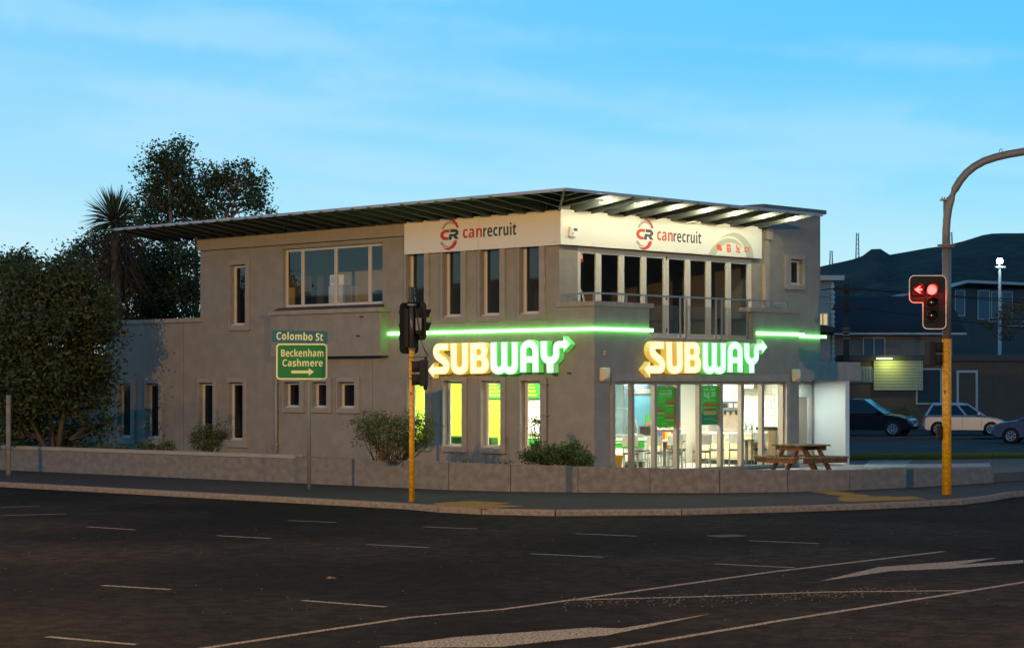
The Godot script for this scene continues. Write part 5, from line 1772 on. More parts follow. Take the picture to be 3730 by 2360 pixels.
# ---------------------------------------------------------------- picnic table
func picnic_table() -> void:
	var t := thing("picnic_table", "square wooden picnic table with attached benches on the lawn edge", "picnic table", T(7.70, 0.37, -54.3, 0.62))
	for k in 7:
		var st := S()
		soft_box(st, V(-0.56, 0.70, -0.555 + k * 0.16), V(0.56, 0.74, -0.405 + k * 0.16), 0.008)
		obj("top_plank", st, m.timber_top, t)
	var st := S()
	for s in [-1, 1]:
		bx(st, V(s * 0.42 - 0.03, 0.585, -0.50), V(s * 0.42 + 0.03, 0.698, 0.50))
	bx(st, V(-0.39, 0.58, -0.03), V(0.39, 0.697, 0.03))
	obj("top_bearer", st, m.timber, t)
	for s in 4:
		var r := Basis(Vector3.UP, s * PI / 2)
		for j in 2:
			st = S()
			soft_box(st, V(-0.80, 0.385, 0.72 + j * 0.14), V(0.80, 0.425, 0.85 + j * 0.14), 0.008, Transform3D(r, Vector3.ZERO))
			obj("seat_plank", st, m.timber_top, t)
		st = S()
		bx(st, V(-0.78, 0.27, 0.90), V(0.78, 0.384, 0.95), Transform3D(r, Vector3.ZERO))
		obj("seat_rail", st, m.timber, t)
		st = S()
		for x in [-0.27, 0.27]: bar(st, r * V(x, 0.60, 0.40), r * V(x, -0.02, 0.84), 0.07, 0.09)
		obj("leg", st, m.timber, t)
		for x in [-0.66, 0.66]:
			st = S()
			bar(st, r * V(x, 0.27, 0.84), r * V(x, -0.02, 0.84), 0.09, 0.07)
			obj("leg", st, m.timber, t)


# ---------------------------------------------------------------- plants
func limb(st: SurfaceTool, a: Vector3, b: Vector3, r0: float, r1: float, bend := 0.1) -> void:
	var path := []
	var rr := []
	var side := V(rng.randfn(), rng.randfn() * 0.3, rng.randfn()) * bend * a.distance_to(b)
	for k in 5:
		var f := k / 4.0
		path.append(a.lerp(b, f) + side * sin(f * PI) * 0.5)
		rr.append(lerpf(r0, r1, f))
	tube(st, path, rr, 7)

func tree(called: String, label: String, foot: Vector3, blobs: Array, count: int, size: float, clump: float, leaf_mat: String, bark_mat: String, stems: Array, group := "", droop := 0.0) -> void:
	var t := thing(called, label, "tree", V0(foot.x, foot.y, foot.z), group)
	var rel := []
	for b in blobs: rel.append([b[0] - foot, b[1]])
	var st := S(false)
	for s in stems:
		var tip: Vector3 = s[0] - foot
		limb(st, V(s[2] * 0.18, -0.2, s[3] * 0.18), tip, s[1], s[1] * 0.25, 0.08)
	obj("trunk", st, m[bark_mat], t)
	st = S(false)
	for b in rel:
		var from: Vector3 = stems[0][0] - foot
		var best: Vector3 = V(0, b[0].y * 0.55, 0)
		for s in stems:
			var f: Vector3 = V(s[2], 0, s[3]).lerp(s[0] - foot, clampf((b[0].y - b[1].y * 0.8) / maxf((s[0] - foot).y, 0.1), 0.1, 0.95))
			if f.distance_to(b[0]) < best.distance_to(b[0]): best = f
		for k in 5:
			var tip: Vector3 = b[0] + V(rng.randfn(), rng.randfn() * 0.8 + 0.3, rng.randfn()).normalized() * b[1] * 0.85
			limb(st, best, tip, 0.035 + 0.01 * b[1].x, 0.008, 0.15)
	obj("limb", st, m[bark_mat], t)
	st = S(false)
	st.set_smooth_group(-1)
	leaf_cloud(st, rel, count, size, clump, droop)
	tag(obj("crown", st, m[leaf_mat], t), "", "", "", "stuff")

func shrub(called: String, label: String, foot: Vector3, blobs: Array, count: int, size: float, clump: float, leaf_mat: String, group := "") -> Node3D:
	var t := thing(called, label, "shrub", V0(foot.x, foot.y, foot.z), group)
	var rel := []
	for b in blobs: rel.append([b[0] - foot, b[1]])
	var st := S(false)
	for b in rel:
		for k in 9:
			limb(st, V(rng.randfn() * 0.12 + b[0].x * 0.4, -0.05, rng.randfn() * 0.1), b[0] + V(rng.randfn(), rng.randfn() + 0.3, rng.randfn()).normalized() * b[1] * 0.95, 0.016, 0.004, 0.2)
	obj("stem", st, m.bark, t)
	st = S()
	leaf_cloud(st, rel, count, size, clump)
	tag(obj("foliage", st, m[leaf_mat], t), "", "", "", "stuff")
	return t

func vegetation() -> void:
	tree("birch_tree", "tall loose-leaved birch with pale trunks rising behind the flat roof", V(-11.771, 0.621, -73.000), [[V(-12.349, 10.932, -73.000), V(0.64, 0.58, 0.72)], [V(-12.723, 10.396, -73.400), V(0.64, 0.61, 0.75)], [V(-11.799, 10.550, -72.700), V(0.68, 0.68, 0.82)], [V(-13.064, 9.442, -73.000), V(0.64, 0.73, 0.77)], [V(-12.311, 9.488, -73.500), V(0.91, 0.76, 0.88)], [V(-11.389, 9.547, -72.500), V(0.84, 0.73, 0.86)], [V(-10.522, 10.080, -73.300), V(0.64, 0.64, 0.77)], [V(-9.718, 10.202, -73.000), V(0.68, 0.53, 0.68)], [V(-9.224, 9.775, -73.300), V(0.58, 0.64, 0.72)], [V(-9.287, 9.102, -72.600), V(0.68, 0.46, 0.61)], [V(-10.402, 9.137, -73.000), V(0.91, 0.61, 0.75)], [V(-11.667, 8.706, -73.300), V(1.22, 0.61, 0.75)], [V(-12.707, 8.505, -72.700), V(0.91, 0.61, 0.75)]], 17000, 0.13, 0.34, "leaf_birch", "birch_bark", [[V(-12.304, 10.963, -73.000), 0.16, -0.8, 0.0], [V(-11.391, 9.290, -73.000), 0.14, 0.2, 0.3], [V(-9.794, 10.202, -73.000), 0.12, 0.4, 0.2]], "", 0.3)
	tree("dark_tree", "dense dark evergreen crowding the birch trunks behind annex wall", V(-12.928, 0.679, -71.000), [[V(-14.777, 7.114, -71.000), V(0.89, 0.74, 0.79)], [V(-15.328, 6.623, -71.500), V(0.89, 0.81, 0.85)], [V(-14.111, 6.892, -71.000), V(1.04, 1.04, 1.03)], [V(-13.168, 6.772, -71.500), V(1.18, 1.18, 1.15)], [V(-11.809, 6.569, -70.500), V(1.18, 1.18, 1.15)], [V(-13.815, 5.412, -71.000), V(1.63, 1.18, 1.15)], [V(-12.040, 5.412, -71.000), V(1.33, 1.04, 1.03)], [V(-12.928, 4.229, -71.000), V(1.63, 1.33, 1.27)], [V(-14.259, 7.779, -71.000), V(0.59, 0.44, 0.55)], [V(-11.471, 5.883, -71.600), V(0.74, 1.18, 0.79)], [V(-12.475, 6.340, -71.800), V(0.89, 1.33, 0.91)], [V(-13.447, 7.808, -71.400), V(0.89, 0.59, 0.67)], [V(-11.695, 7.374, -71.600), V(0.89, 0.74, 0.79)]], 40000, 0.13, 0.40, "leaf_dark", "bark", [[V(-13.372, 6.596, -71.000), 0.15, 0.0, 0.0], [V(-12.188, 5.708, -71.000), 0.12, 0.8, 0.2]])
	tree("dark_tree", "rounded dark treetop at the far end beyond the hedge", V(-17.945, 0.592, -74.000), [[V(-17.868, 6.943, -74.000), V(0.77, 0.49, 0.59)], [V(-18.253, 6.604, -74.000), V(0.93, 0.69, 0.76)], [V(-17.483, 6.142, -74.000), V(0.93, 0.77, 0.82)]], 9000, 0.14, 0.40, "leaf_dark", "bark", [[V(-17.868, 6.758, -74.000), 0.15, 0.0, 0.0]])
	tree("broadleaf_tree", "large dark broadleaf tree overhanging the end of annex wall", V(-13.649, 0.717, -61.000), [[V(-14.538, 5.292, -61.000), V(1.14, 0.76, 0.96)], [V(-13.482, 5.436, -61.400), V(1.14, 0.89, 1.09)], [V(-12.696, 4.529, -61.000), V(0.83, 0.89, 1.03)], [V(-13.789, 4.263, -60.500), V(1.40, 1.02, 1.22)], [V(-14.920, 4.021, -61.000), V(1.02, 1.14, 1.22)], [V(-12.950, 3.389, -61.300), V(0.89, 0.89, 1.09)], [V(-13.686, 2.876, -60.600), V(1.27, 0.89, 1.09)], [V(-14.793, 2.623, -61.000), V(0.89, 1.02, 1.09)], [V(-12.543, 2.686, -61.500), V(0.48, 0.64, 0.68)], [V(-13.395, 2.115, -61.000), V(1.14, 0.51, 0.71)], [V(-15.145, 1.727, -61.400), V(0.76, 0.76, 0.96)], [V(-14.600, 1.334, -61.800), V(1.02, 0.44, 0.64)], [V(-13.399, 1.325, -62.200), V(0.89, 0.38, 0.58)], [V(-12.452, 1.458, -62.000), V(0.25, 0.51, 0.45)], [V(-12.022, 5.037, -61.000), V(0.30, 0.25, 0.45)], [V(-11.883, 4.025, -61.200), V(0.23, 0.23, 0.43)], [V(-12.225, 5.419, -61.000), V(0.28, 0.23, 0.43)], [V(-11.985, 3.132, -61.200), V(0.25, 0.28, 0.45)], [V(-14.030, 6.054, -61.000), V(0.41, 0.28, 0.48)], [V(-13.588, 6.224, -61.300), V(0.36, 0.25, 0.45)], [V(-13.013, 6.029, -61.000), V(0.38, 0.25, 0.45)], [V(-15.096, 5.938, -61.200), V(0.38, 0.32, 0.52)], [V(-12.124, 2.115, -61.000), V(0.23, 0.28, 0.43)], [V(-14.538, 5.991, -61.000), V(0.33, 0.25, 0.45)]], 42000, 0.15, 0.40, "leaf_dark", "bark", [[V(-14.157, 4.275, -61.000), 0.11, -0.5, 0.0], [V(-13.013, 4.021, -61.000), 0.10, 0.2, 0.3], [V(-13.522, 2.750, -61.000), 0.09, 0.5, 0.2], [V(-14.793, 3.004, -61.000), 0.09, -0.9, 0.2]])
	# cabbage tree: sword leaves on a bare trunk, with a skirt of dead leaves
	var foot := V(-12.807, 0.696, -68.000)
	var ct := thing("cabbage_tree", "spiky cabbage tree with sword leaves and a hanging dead skirt", "tree", V0(foot.x, foot.y, foot.z))
	var head := V(-13.260, 8.133, -68.000) - foot
	var st := S(false)
	limb(st, V(0, 0, 0), head, 0.22, 0.14, 0.04)
	obj("trunk", st, m.bark, ct)
	st = S()
	for k in 330:
		var el := rng.randf_range(-0.5, 1.45)
		var az := rng.randf() * TAU
		var d := V(cos(az) * cos(el), sin(el), sin(az) * cos(el))
		sword(st, head + d * 0.1, d, rng.randf_range(0.95, 1.30), 0.045, 0.10 if el > 0.6 else 0.32)
	obj("leaf_head", st, m.leaf_sword, ct)
	st = S()
	for k in 260:
		var az := rng.randf() * TAU
		var d := V(cos(az), rng.randf_range(-1.2, -0.2), sin(az)).normalized()
		sword(st, head + V(rng.randf_range(0.0, 0.5), -rng.randf() * 2.0, 0), d, rng.randf_range(0.8, 1.5), 0.035, 0.9)
	obj("dead_skirt", st, M("leaf_dead", 0.035, 0.024, 0.013, 0.85), ct)
	# planting along the side wall
	shrub("shrub", "spreading small-leaved shrub behind the yellow and black signal pole", V(-3.053, 0.836, -51.600), [[V(-3.698, 1.675, -51.600), V(0.45, 0.26, 0.46)], [V(-3.227, 1.757, -51.800), V(0.48, 0.26, 0.46)], [V(-2.677, 1.675, -51.600), V(0.48, 0.32, 0.52)], [V(-2.197, 1.511, -51.700), V(0.28, 0.43, 0.48)], [V(-3.255, 1.358, -51.400), V(0.75, 0.30, 0.50)], [V(-2.515, 1.245, -51.600), V(0.54, 0.30, 0.50)]], 9000, 0.055, 0.17, "leaf_bush")
	shrub("dry_shrub", "straggly dry brown plant at the foot of spreading shrub", V(-2.911, 0.784, -51.000), [[V(-3.071, 1.029, -51.000), V(0.45, 0.22, 0.25)]], 500, 0.05, 0.14, "leaf_dry")
	shrub("fern_shrub", "bright green ferny shrub spilling over the wall near building corner", V(1.159, 0.788, -50.100), [[V(1.002, 0.976, -50.100), V(0.47, 0.21, 0.41)], [V(1.478, 0.989, -50.300), V(0.38, 0.23, 0.43)], [V(1.674, 0.827, -49.900), V(0.29, 0.15, 0.35)], [V(0.588, 0.913, -50.400), V(0.37, 0.17, 0.37)]], 5200, 0.075, 0.16, "leaf_fern")
	shrub("climber", "thin climbing plant reaching up the last slim side window", V(0.615, 0.894, -50.900), [[V(0.573, 1.637, -50.900), V(0.14, 0.35, 0.1)], [V(0.573, 1.106, -50.900), V(0.30, 0.22, 0.2)]], 520, 0.07, 0.14, "leaf_bush")
	shrub("shrub", "round upright shrub below the slim windows at the annex step", V(-8.592, 0.734, -57.600), [[V(-8.712, 1.130, -57.600), V(0.40, 0.34, 0.35)], [V(-8.328, 1.250, -57.600), V(0.30, 0.30, 0.3)]], 3600, 0.06, 0.16, "leaf_bush")
	for q in [[345, "low leafy plant under the second slim annex window"], [392, "low leafy plant next to the round shrub"]]:
		var f := V((q[0] - 1204.0) * 59.5 / 4800.0, 0.6, -59.5)
		shrub("low_plant", q[1], f, [[f + V(0, 0.22, 0), V(0.30, 0.22, 0.25)]], 700, 0.06, 0.15, "leaf_bush")
	for q in [[60, 62.5, "low dark ground plant by the marker post"], [170, 61.5, "low dark ground plant under the broadleaf trunks"], [265, 60.6, "low dark ground plant at the annex end"]]:
		var f := V((q[0] - 1204.0) * q[1] / 4800.0, 0.55, -q[1])
		shrub("low_plant", q[2], f, [[f + V(0, 0.2, 0), V(0.7, 0.26, 0.4)]], 900, 0.07, 0.16, "leaf_bush")
	for q in [[1085, 50.7, "low ferny tuft between the pole and ferny shrub"], [1160, 50.5, "small tuft beside the slim windows"]]:
		var f := V((q[0] - 1204.0) * q[1] / 4800.0, 0.6, -q[1])
		shrub("low_plant", q[2], f, [[f + V(0, 0.1, 0), V(0.4, 0.14, 0.25)]], 420, 0.05, 0.12, "leaf_fern")
	# grass
	var mm := MultiMesh.new()
	mm.transform_format = MultiMesh.TRANSFORM_3D
	var tuft := S()
	for k in 5:
		var a := TAU * k / 5.0
		var d := V(cos(a), 0, sin(a))
		tri(tuft, d * 0.01 - d.cross(Vector3.UP) * 0.012, V(0, 0.10, 0) + d * 0.06, d * 0.01 + d.cross(Vector3.UP) * 0.012)
	tuft.generate_normals()
	mm.mesh = tuft.commit()
	var spots: Array[Transform3D] = []
	for lawn in [[[3.9, -50.3, 4.9, -49.0, 6.6, -49.35, 8.2, -50.15, 9.9, -51.5, 11.3, -53.0, 10.3, -54.3, 7.4, -51.6, 5.6, -50.3], 5200, 0.40], [[10.3, -62.7, 13.0, -63.3, 17.2, -64.7, 17.6, -66.1, 13.0, -65.0, 10.3, -64.5], 2600, 0.42]]:
		var poly := pts(lawn[0])
		var n := 0
		while n < lawn[1]:
			var p := Vector2(rng.randf_range(3.5, 18), rng.randf_range(-67, -48.8))
			if Geometry2D.is_point_in_polygon(p, poly):
				n += 1
				spots.append(Transform3D(Basis(Vector3.UP, rng.randf() * TAU).scaled(Vector3.ONE * rng.randf_range(0.5, 1.25)), V(p.x, lawn[2], p.y)))
	mm.instance_count = spots.size()
	for k in spots.size(): mm.set_instance_transform(k, spots[k])
	var g := MultiMeshInstance3D.new()
	g.name = "grass"
	g.multimesh = mm
	g.material_override = m.grass_blade
	add_child(g)
	tag(g, "short green grass on the lawn and the verge", "grass", "", "stuff")

func sword(st: SurfaceTool, p: Vector3, d: Vector3, l: float, w: float, sag: float) -> void:
	var side := d.cross(V(rng.randfn(), rng.randfn(), rng.randfn())).normalized() * w / 2
	var a := p + d * l * 0.5
	var b := p + d * l + V(0, -sag * l * 0.5, 0)
	quad(st, p - side * 0.5, a - side, a + side, p + side * 0.5)
	tri(st, a - side, b, a + side)


# ---------------------------------------------------------------- cars
func car(label: String, xf: Transform3D, L: float, W: float, H: float, paint: String, suv: bool) -> void:
	var t := thing("parked_car", label, "car", xf, "cars in the car park")
	var s := L / 4.0
	var belt := H * 0.60
	var sill := 0.20 if not suv else 0.26
	var prof := pts([-2.0 * s, sill + 0.20, -1.97 * s, sill + 0.06, -1.88 * s, sill, 1.84 * s, sill, 1.94 * s, sill + 0.05, 1.99 * s, sill + 0.18, 1.995 * s, belt * 0.56, 1.96 * s, belt * 0.68, 1.86 * s, belt * 0.79, 1.62 * s, belt * 0.87, 1.25 * s, belt * 0.94, 0.90 * s, belt * 0.985, 0.60 * s, belt, -1.80 * s, belt, -1.92 * s, belt * 0.95, -1.985 * s, belt * 0.78])
	var c := Vector2(0, belt * 0.55)
	var rings := []
	for q in [[-0.5, 0.955, 0.86], [-0.485, 0.98, 0.93], [-0.45, 0.995, 0.975], [-0.38, 1.0, 1.0], [0.38, 1.0, 1.0], [0.45, 0.995, 0.975], [0.485, 0.98, 0.93], [0.5, 0.955, 0.86]]:
		var o := PackedVector2Array()
		for p in prof: o.append(c + (p - c) * Vector2(q[1], q[2]))
		rings.append([o, q[0] * W])
	var st := S()
	loft(st, rings)
	obj("body", st, m[paint], t)
	# cabin
	var lo := [-1.86 * s, 0.88 * s] if suv else [-1.93 * s, 1.05 * s]
	var hi := [-1.42 * s, 0.02 * s] if suv else [-1.55 * s, 0.18 * s]
	var wb := W / 2 - 0.05
	var wt := W / 2 - 0.20
	var q := [V(lo[0], belt, wb), V(lo[1], belt, wb), V(hi[1], H - 0.03, wt), V(hi[0], H - 0.03, wt), V(lo[0], belt, -wb), V(lo[1], belt, -wb), V(hi[1], H - 0.03, -wt), V(hi[0], H - 0.03, -wt)]
	st = S()
	quad(st, q[0], q[3], q[2], q[1]); quad(st, q[5], q[6], q[7], q[4]); quad(st, q[1], q[2], q[6], q[5]); quad(st, q[4], q[7], q[3], q[0])
	var ridge := [V(hi[0] + 0.15, H, wt - 0.15), V(hi[1] - 0.25, H, wt - 0.15), V(hi[1] - 0.25, H, -wt + 0.15), V(hi[0] + 0.15, H, -wt + 0.15)]
	quad(st, ridge[0], ridge[3], ridge[2], ridge[1])
	quad(st, q[3], ridge[0], ridge[1], q[2]); quad(st, q[7], q[6], ridge[2], ridge[3]); quad(st, q[2], ridge[1], ridge[2], q[6]); quad(st, q[3], q[7], ridge[3], ridge[0])
	obj("cabin", st, m[paint], t)
	for sd in [1.0, -1.0]:
		for w in [[0.05, 0.34], [0.38, 0.66], [0.70, 0.95]]:
			st = S()
			var e := V(0, 0, 0.012 * sd)
			var f := func(u: float, v: float) -> Vector3: return V(lerpf(lerpf(lo[0], lo[1], u), lerpf(hi[0], hi[1], u), v), lerpf(belt, H - 0.03, v), sd * lerpf(wb, wt, v)) + e
			quad(st, f.call(w[0], 0.06), f.call(w[0] + 0.01, 0.86), f.call(w[1] - 0.01, 0.86), f.call(w[1], 0.06))
			obj("side_window", st, m.car_glass, t)
		for x in [-0.62, 0.15]:
			st = S()
			bx(st, V(x * s, belt - 0.13, sd * (W / 2 - 0.01) - 0.015), V(x * s + 0.16, belt - 0.10, sd * (W / 2 - 0.01) + 0.015))
			obj("door_handle", st, m[paint], t)
		for x in [-0.95, -0.10, 0.80]:
			st = S()
			bx(st, V(x * s, sill + 0.12, sd * (W / 2 - 0.004) - 0.006), V(x * s + 0.012, belt - 0.03, sd * (W / 2 - 0.004) + 0.006))
			obj("door_seam", st, m.gasket, t)
		st = S()
		soft_box(st, V(0.60 * s, belt + 0.02, minf(sd * wb, sd * (wb + 0.2))), V(0.60 * s + 0.14, belt + 0.17, maxf(sd * wb, sd * (wb + 0.2))), 0.03)
		obj("wing_mirror", st, m[paint], t)
		st = S()
		prism(st, pts([1.52 * s, belt * 0.80, 1.80 * s, belt * 0.62, 1.93 * s, belt * 0.64, 1.90 * s, belt * 0.72, 1.62 * s, belt * 0.89]), -0.02, 0.02, T(0, 0, sd * (W / 2 - 0.045)))
		obj("headlight", st, m.lamp_glass, t)
		st = S()
		bx(st, V(-1.99 * s, belt * 0.72, sd * (W / 2 - 0.12) - 0.10), V(-1.86 * s, belt * 0.98, sd * (W / 2 - 0.12) + 0.10))
		obj("tail_light", st, m.logo_red, t)
		for x in [-1.27 * s, 1.27 * s]:
			var r := 0.33 if suv else 0.29
			st = S(false)
			var turn := Transform3D(Basis(V(1, 0, 0), V(0, 0, sd), V(0, -sd, 0)), V(x, r, sd * (W / 2 - 0.20)))
			lathe(st, [r * 0.6, 0.0, r * 0.97, 0.0, r, 0.03, r, 0.17, r * 0.97, 0.20, r * 0.66, 0.215], 24, turn)
			var wh := obj("wheel", st, m.tyre, t)
			st = S(false)
			lathe(st, [r * 0.68, 0.218, r * 0.60, 0.222, r * 0.58, 0.19, r * 0.10, 0.19], 24, turn)
			for k in (10 if suv else 7):
				var a := TAU * k / (10.0 if suv else 7.0)
				bar(st, turn * V(0.03 * cos(a), 0.205, 0.03 * sin(a)), turn * V(r * 0.62 * cos(a), 0.21, r * 0.62 * sin(a)), 0.035 if suv else 0.06, 0.02, turn.basis.y)
			obj("rim", st, m.alloy, wh)
			st = S(false)
			lathe(st, [r * 1.16, 0.0, r * 1.16, 0.204, 0.0, 0.204], 24, turn)
			obj("wheel_arch", st, m.tyre, wh)
	st = S()
	var e2 := V(0.012, 0.008, 0)
	quad(st, q[1].lerp(q[5], 0.06) + e2, q[2].lerp(q[6], 0.06) + e2, q[2].lerp(q[6], 0.94) + e2, q[1].lerp(q[5], 0.94) + e2)
	obj("windscreen", st, m.car_glass, t)
	st = S()
	var e3 := V(-0.012, 0.008, 0)
	quad(st, q[0].lerp(q[4], 0.08) + e3, q[3].lerp(q[7], 0.08) + e3, q[3].lerp(q[7], 0.92) + e3, q[0].lerp(q[4], 0.92) + e3)
	obj("rear_window", st, m.car_glass, t)
	st = S()
	for k in 3: bx(st, V(1.955 * s, belt * 0.56 + k * 0.055, -W * 0.30), V(2.0 * s + 0.01, belt * 0.56 + k * 0.055 + 0.025, W * 0.30))
	obj("grille", st, m.alloy, t)
	st = S()
	bx(st, V(1.98 * s, sill + 0.17, -0.26), V(2.02 * s, sill + 0.29, 0.26))
	obj("number_plate", st, m.plate_white, t)


# ---------------------------------------------------------------- what stands behind
func boards(parent: Node, fr: Transform3D, w: float, y0: float, y1: float, n: int, mt: Material, called := "weatherboard") -> void:
	var h := (y1 - y0) / n
	var st := S()
	prism(st, pts([0.0, 0.0, 0.045, 0.0, 0.02, h - 0.004, 0.0, h - 0.004]), -w / 2, w / 2, Transform3D(Basis(V(0, 0, 1), V(0, 1, 0), V(-1, 0, 0)), Vector3.ZERO))
	st.generate_normals()
	var unit := st.commit()
	for k in n: inst(called, unit, mt, parent, fr * T(0, y0 + k * h, 0))

func house_window(parent: Node, x0: float, y0: float, x1: float, y1: float, z: float, pane: Material, bars := 1) -> void:
	var st := S()
	ring(st, [x0, y0, x1, y1], [x0 + 0.07, y0 + 0.07, x1 - 0.07, y1 - 0.07], z, z + 0.09)
	for k in bars: bx(st, V(lerpf(x0, x1, (k + 1.0) / (bars + 1)) - 0.03, y0 + 0.07, z), V(lerpf(x0, x1, (k + 1.0) / (bars + 1)) + 0.03, y1 - 0.07, z + 0.08))
	var w := obj("window", st, m.house_trim, parent)
	st = S()
	bx(st, V(x0 + 0.06, y0 + 0.06, z + 0.01), V(x1 - 0.06, y1 - 0.06, z + 0.04))
	obj("pane", st, pane, w)

func background() -> void:
	var dark_pane := M("dark_pane", 0.05, 0.065, 0.08, 0.08)
	var blue_pane := M("blue_pane", 0.12, 0.17, 0.21, 0.1)
	# tall house next to the tower; 105 m off, 45.7 print pixels a metre
	var h := thing("tall_house", "narrow tall pale ribbed house with two lit yellow panes", "house", V0(15.0, 0.3, -105.0))
	var st := S()
	bx(st, V(-4.0, 0.0, -6.0), V(1.55, 7.7, 0.0))
	obj("wall", st, m.board_blue, h)
	boards(h, T(-0.7, 0, 0.0), 4.4, 4.0, 7.6, 20, m.board_blue)
	st = S()
	bx(st, V(-4.2, 7.70, -6.4), V(2.05, 7.95, 0.5))
	obj("roof", st, m.house_trim, h)
	st = S()
	for k in 26: bx(st, V(1.42, 1.0 + k * 0.25, 0.05), V(1.62, 1.16 + k * 0.25, 0.12))
	bx(st, V(1.46, 0.9, 0.03), V(1.58, 7.6, 0.05))
	obj("ladder_trim", st, m.house_trim, h)
	house_window(h, 0.70, 5.35, 1.30, 6.05, 0.045, m.lit_window, 1)
	st = S()
	prism(st, pts([-3.0, 5.0, 2.25, 5.0, 2.25, 5.12, 0.3, 5.45, -3.0, 5.45]), 0.0, 1.6)
	obj("porch_roof", st, m.roof_tile, h)
	st = S()
	bx(st, V(-3.0, 0.0, 0.06), V(1.35, 5.0, 0.4))
	obj("lower_wall", st, m.board_blue, h)
	# weatherboard house with dark tiled roof
	var w := thing("weatherboard_house", "pale weatherboard house under a wide dark tiled roof", "house", V0(20.5, 0.3, -112.0))
	st = S()
	bx(st, V(-4.2, 0.0, -8.0), V(3.7, 5.3, 0.0))
	obj("wall", st, m.weatherboard, w)
	boards(w, T(-0.3, 0, 0.0), 7.8, 3.4, 5.2, 10, m.weatherboard)
	house_window(w, -1.25, 3.75, 0.0, 4.95, 0.05, blue_pane, 1)
	st = S()
	prism(st, pts([0.8, 5.15, -8.8, 5.15, -4.2, 7.3, -3.8, 7.3]), -4.7, 4.2, Transform3D(Basis(V(0, 0, 1), V(0, 1, 0), V(-1, 0, 0)), V(-0.4, 0.05, 0)))
	var rf := obj("roof", st, m.roof_tile, w)
	for k in 14:
		st = S()
		bar(st, V(-4.6, 5.24 + k * 0.15, 0.76 - k * 0.345), V(4.25, 5.24 + k * 0.15, 0.76 - k * 0.345), 0.05, 0.03)
		obj("tile_course", st, m.roof_tile, rf)
	st = S()
	bx(st, V(-4.6, 5.06, 0.72), V(4.3, 5.18, 0.86))
	obj("gutter", st, m.house_trim, w)
	# brown lean-to with carport lamp
	var b := thing("brown_outbuilding", "long brown single-storey outbuilding with white door and slatted panel", "building", V0(24.0, 0.3, -108.0))
	st = S()
	bx(st, V(-6.4, 0.0, -3.0), V(6.8, 3.6, 0.0))
	obj("wall", st, m.brown_wall, b)
	st = S()
	bx(st, V(-6.3, 3.6, -3.2), V(6.9, 3.92, 0.18))
	obj("roof", st, m.house_dark, b)
	for k in 10:
		st = S()
		bx(st, V(-4.85, 2.05 + k * 0.16, 0.10), V(-2.25, 2.19 + k * 0.16, 0.15))
		obj("slat", st, M("slat_paint%d" % k, 0.42, 0.42, 0.30, 0.7), b)
	st = S()
	ring(st, [-0.45, 0.05, 0.68, 3.1], [-0.33, 0.05, 0.56, 2.98], 0.0, 0.06)
	var dr := obj("door", st, m.house_trim, b)
	st = S()
	bx(st, V(-0.32, 0.06, 0.0), V(0.55, 2.3, 0.03)); bx(st, V(-0.32, 2.38, 0.0), V(0.55, 2.97, 0.02))
	obj("door_leaf", st, m.brown_wall, dr)
	house_window(b, -2.6, 1.3, -1.25, 3.2, 0.01, dark_pane, 0)
	st = S()
	for k in 9: bx(st, V(-6.2 + k * 0.16, 2.5, 0.06), V(-6.1 + k * 0.16, 3.2, 0.1))
	bx(st, V(-6.25, 2.45, 0.0), V(-4.9, 3.3, 0.05))
	obj("corrugated_panel", st, m.board_blue, b)
	var cl := thing("carport_lamp", "long glowing lamp under the outbuilding eaves above slats", "lamp", V0(19.6, 4.02, -107.25))
	st = S()
	soft_box(st, V(-0.42, -0.05, -0.08), V(0.42, 0.04, 0.08), 0.02)
	obj("diffuser", st, m.carport_tube, cl)
	area_light("carport_light", V(0.3, -0.08, 0.0), V(0.15, -1, -0.8), Vector2(0.8, 0.15), Color(0.95, 1.0, 0.5), 1.6, cl)
	# far modern house on the slope
	var f := thing("hillside_house", "dark modern house with low sloping roof and pale window frames", "house", V0(44.0, 5.0, -180.0))
	st = S()
	bx(st, V(-5.2, 0.0, -8.0), V(9.0, 5.6, 0.0))
	obj("wall", st, m.house_dark, f)
	boards(f, T(1.9, 0, 0.0), 14.2, 3.4, 6.0, 12, m.house_dark)
	st = S()
	prism(st, pts([-5.8, 6.0, -4.0, 6.75, 9.5, 6.15, 9.5, 5.95, -4.0, 6.5]), -8.5, 1.2)
	obj("roof", st, m.house_trim, f)
	for q in [[-4.9, 3.6, -4.0, 5.9], [-2.9, 3.3, -1.8, 5.9], [-1.7, 3.4, 0.2, 5.8], [2.3, 3.9, 4.2, 5.4], [5.0, 3.9, 6.0, 5.3]]: house_window(f, q[0], q[1], q[2], q[3], 0.06, blue_pane, 1 if q[2] - q[0] > 1.4 else 0)
	st = S()
	bar(st, V(-2.4, 3.1, 2.0), V(9.0, 3.1, 2.0), 0.06, 0.08); bar(st, V(-2.4, 2.7, 2.0), V(9.0, 2.7, 2.0), 0.05, 0.05)
	for k in 7: bar(st, V(-2.4 + k * 1.9, 1.0, 2.0), V(-2.4 + k * 1.9, 3.1, 2.0), 0.07, 0.07)
	obj("deck_rail", st, m.house_trim, f)
	st = S()
	bx(st, V(-6.0, -5.0, -9.0), V(10.0, 2.4, 1.9))
	obj("basement", st, m.house_dark, f)
	var g := thing("hillside_house", "low far bungalow with pale gabled roof left of signal board", "house", V0(35.0, 5.0, -190.0))
	st = S()
	bx(st, V(-2.4, -5.0, -6.0), V(5.0, 5.2, 0.0))
	obj("wall", st, m.house_dark, g)
	st = S()
	prism(st, pts([-3.0, 5.0, 5.0, 6.9, 5.0, 6.6, -3.0, 4.8]), -6.0, 0.8)
	obj("roof", st, m.house_trim, g)
	house_window(g, 0.6, 4.0, 2.4, 4.8, 0.02, blue_pane, 0)
